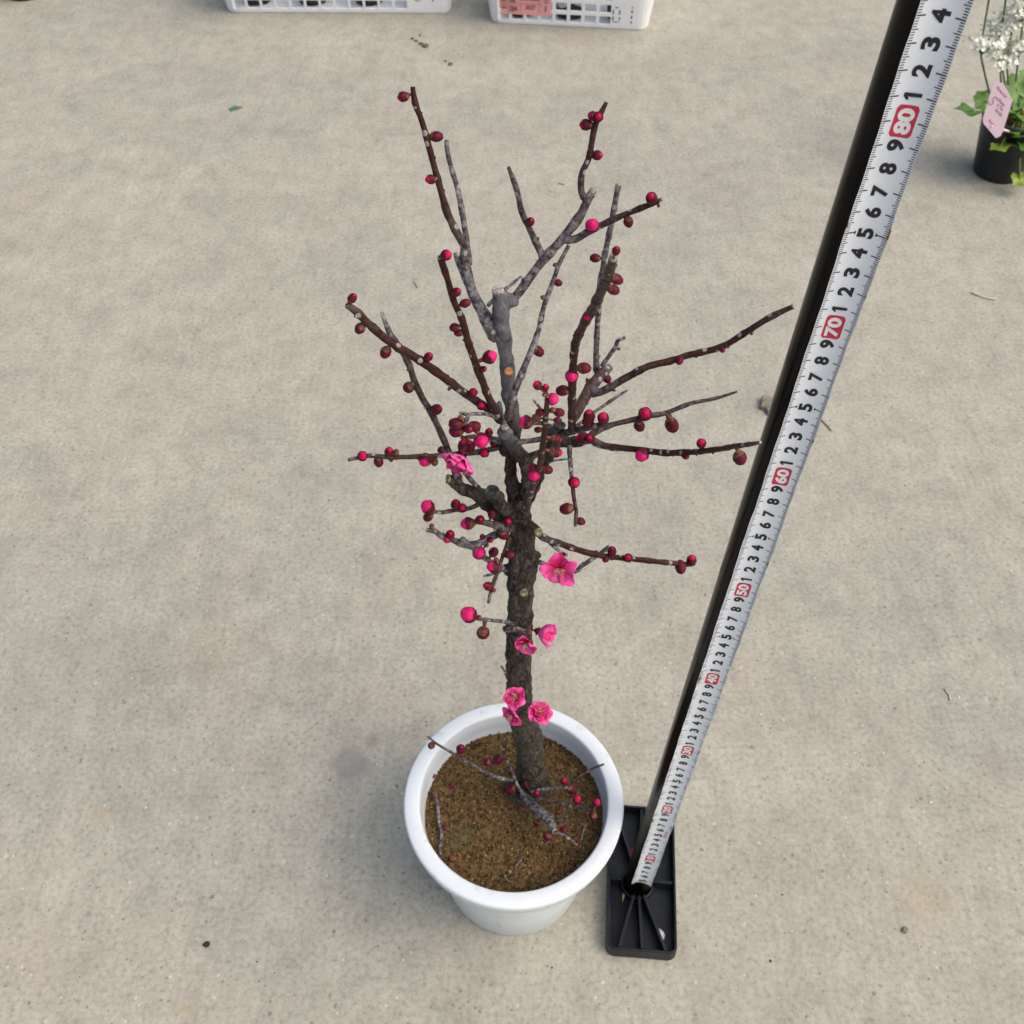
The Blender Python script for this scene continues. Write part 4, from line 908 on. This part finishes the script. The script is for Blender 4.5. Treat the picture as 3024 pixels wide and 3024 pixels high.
q = PZ(2966, 546, 0); CF = q+Vector((0, 4.3, 0)); fl = npot(CF, 4.2, 6.1, 11.4, 'white flowering plant with lobed green leaves in a black pot', 'potted plant', 'flowering_plant')
M_LEAF = m_noisy('lobed_leaf', [(.045,.115,.012), (.08,.19,.02), (.13,.27,.04)], 70, rough=.5, bump=.0015); M_LEAFY = m_noisy('young_leaf', [(.10,.17,.015), (.17,.25,.02), (.24,.30,.04)], 60, rough=.5, bump=.0015)
M_STEM = m_noisy('green_stem', [(.05,.085,.035), (.09,.13,.06), (.14,.18,.09)], 150); M_WF = m_noisy('white_petal', [(.74,.77,.60), (.84,.85,.76), (.88,.88,.84)], 90, rough=.6, bump=0)
def lobed(C, tip, nrm, size, m, root, rn, base):
    d = (tip-C).normalized(); nrm = (nrm-d*nrm.dot(d)).normalized(); sd_ = nrm.cross(d); mb = MB(); n = 44; NRr = 5; vs = [C]; fs = []
    for k in range(1, NRr+1):
        for i in range(n):
            a = -math.pi+2*math.pi*i/n; rad = size*(1+.09*math.cos(a*7)+.04*math.cos(a*19))*(1-.55*math.exp(-((abs(a)-math.pi)/.35)**2))
            r = rad*k/NRr; vs.append(C+d*(math.cos(a)*r+size*.35)+sd_*math.sin(a)*r+nrm*(.22*r*r/size*math.cos(a*3.5)*.6+.12*r*r/size))
    for i in range(n): fs.append((0, 1+i, 1+(i+1) % n))
    for k in range(NRr-1):
        for i in range(n): q = (i+1) % n; fs.append((1+k*n+i, 1+(k+1)*n+i, 1+(k+1)*n+q, 1+k*n+q))
    vs[0] = C+d*size*.35; mb.add(vs, fs); tube(mb, [base, base.lerp(C, .5)+Vector((0,0,.8)), C+d*size*.35], [.16,.14,.12], 6, 0)
    mb.build('leaf', m, root, origin=C)
rn = random.Random(5); top = CF+Vector((0,0,10.2))
LV = [(2862,330,-4.5,2.5,0),(2905,300,1,2.2,0),(3000,262,2,2.6,0),(3000,340,-2,2.5,0),(2992,420,-5.0,2.0,0),(3020,395,-5.5,2.2,0),(2952,436,-6.5,1.6,1),(3012,530,-7.5,1.8,1),(3030,300,1,2.6,0),(3060,380,-2,2.6,0),(3060,460,-4,2.4,0),(2985,385,-5,1.9,0),(3040,240,4,2.5,0),(3035,430,-6,2.0,0)]
for px, py, dy, sz, yv in LV:
    p = PY(px, py, CF.y+dy); out = (p-top); out.z *= .4; lobed(p-out.normalized()*sz*.35, p+out.normalized()*2, Vector((out.x*.1, -.35, 1)), sz*.95, M_LEAFY if yv else M_LEAF, fl, rn, top)
def flower(mb, c, nrm, r, rn):
    a = nrm.orthogonal().normalized(); b = nrm.cross(a); t0 = rn.uniform(0, 6.28)
    for k in range(5):
        t = t0+k*1.2566; d = a*math.cos(t)+b*math.sin(t); e = nrm.cross(d)
        mb.add([c, c+d*r*.6+e*r*.42+nrm*.06, c+d*r+nrm*.16, c+d*r*.6-e*r*.42+nrm*.06], [(0,1,2,3)], 0)
    lump(mb, c, r*.22, n=3)
def stem(pp, dy, tiers, fr=1.0):
    P = [PY(px, py, CF.y+d) for (px, py), d in zip(pp, dy)]; q, vv = resample(P, [(.17,)]*len(P), .6); mb = MB(); tube(mb, q, [v[0] for v in vv], 7, 0)
    st_ = mb.build('flower_stem', M_STEM, fl, origin=q[0])
    for ti, sp, cnt in tiers:
        base = q[int(ti*(len(q)-1))]; ax = Vector((0,0,1)); mb = MB(); ms = MB()
        for k in range(cnt):
            th = rn.uniform(0, 6.28); d = Vector((math.cos(th), math.sin(th), rn.uniform(.5,1.7))).normalized(); L = sp*rn.uniform(.7,1.15); p = base+d*L
            tube(ms, [base, base+d*L*.55+Vector((0,0,.1)), p], [.07,.05,.05], 4, 0)
            for j in range(13):
                flower(mb, p+Vector((rn.gauss(0,.55), rn.gauss(0,.55), rn.gauss(0,.4))), (d+Vector((rn.gauss(0,.5), rn.gauss(0,.5), .4))).normalized(), .38*fr*rn.uniform(.8,1.2), rn)
        ms.build('flower_stalks', M_STEM, st_, origin=base); mb.build('flower_cluster', M_WF, st_, smooth=False, origin=base)
stem([(2922,275),(2905,205),(2897,150),(2908,70),(2920,0),(2925,-60)], (0,-1,-1,0,0,0), [(.42,3.2,12),(.97,2.6,12)])
stem([(2957,250),(2952,180),(2950,120),(2965,40),(2975,-60)], (0,0,1,1,1), [(.22,2.0,7),(.48,3.0,12),(.9,2.6,12)])
stem([(2978,250),(2975,170),(2990,80),(3000,-20)], (1,2,3,4), [(.35,2.2,9),(.62,3.2,14),(.98,2.8,12)])
stem([(3000,240),(3010,150),(3018,90),(3024,20),(3030,-60)], (0,0,0,0,0), [(.3,2.4,9),(.6,2.8,12),(.95,2.6,12)])
stem([(2968,260),(2962,215),(2950,190)], (-1,-1,-1), [(.95,2.2,9)])
stem([(3030,260),(3050,150),(3060,20)], (2,3,4), [(.5,3,12),(.95,3,12)])
# pink plant tag stuck into the pot
def tagp(x, y): return PY(x, y, CF.y-6.6+ (y-230)*-.004)
cor = [(2938,243),(2963,245),(2991,296),(2962,386),(2955,402),(2941,408),(2905,366),(2902,352),(2927,268),(2931,246)]
mb = MB(); V = [tagp(x, y) for x, y in cor]; nr = (V[1]-V[6]).cross(V[3]-V[6]).normalized(); nr = nr if nr.y < 0 else -nr
V2 = [v-nr*.05 for v in V]; k = len(V); mb.add(V+V2, [tuple(range(k)), tuple(reversed(range(k, 2*k)))]+[(i, k+i, k+(i+1) % k, (i+1) % k) for i in range(k)], 0)
def tplane(px, py, lift):      # where the sight line meets the tag's plane
    d = ray(px, py); o_ = Vector((0,0,HC)); t = (V[6]-o_).dot(nr)/d.dot(nr); return o_+d*t+nr*lift
ex = (tplane(2985,315,0)-tplane(2915,315-42*.0,0)); 
XU = (tplane(2978,296,0)-tplane(2940,255,0)).normalized(); YU = nr.cross(XU); YU = YU if YU.z > 0 else -YU
def ttxt(t, px, py, h, wd, mi):
    Vv, Fc, w0, h0 = glyphs(t, 1.0, .01); o_ = tplane(px, py, .03); mb.add([o_+XU*a*wd/w0+YU*b*h/h0 for a, b in Vv], Fc, mi)
ttxt('Perennial', 2958, 272, .42, 2.6, 1); ttxt('Dreams', 2958, 302, .5, 1.7, 1); ttxt('in The', 2954, 316, .5, 1.5, 1); ttxt('Garden', 2950, 332, .5, 1.9, 1); ttxt('flower', 2928, 362, .36, 1.5, 1); ttxt('S', 2932, 298, 1.6, 1.0, 2)
stake = [tplane(2925,372,-.02), Vector((CF.x-1.4, CF.y-4.4, 9.8))]
tube(mb, [stake[0], stake[0].lerp(stake[1], .5), stake[1]], [.3,.25,.15], 6, 0)
o = mb.build('plant_tag', [mat('pink_tag_plastic', (.74,.55,.64), .4), mat('purple_print', (.22,.08,.14), .6), mat('pale_purple_print', (.48,.26,.36), .6)], smooth=False, origin=V[6]); tag(o, 'pink pointed plant tag leaning in the black pot of white flowers', 'plant tag')
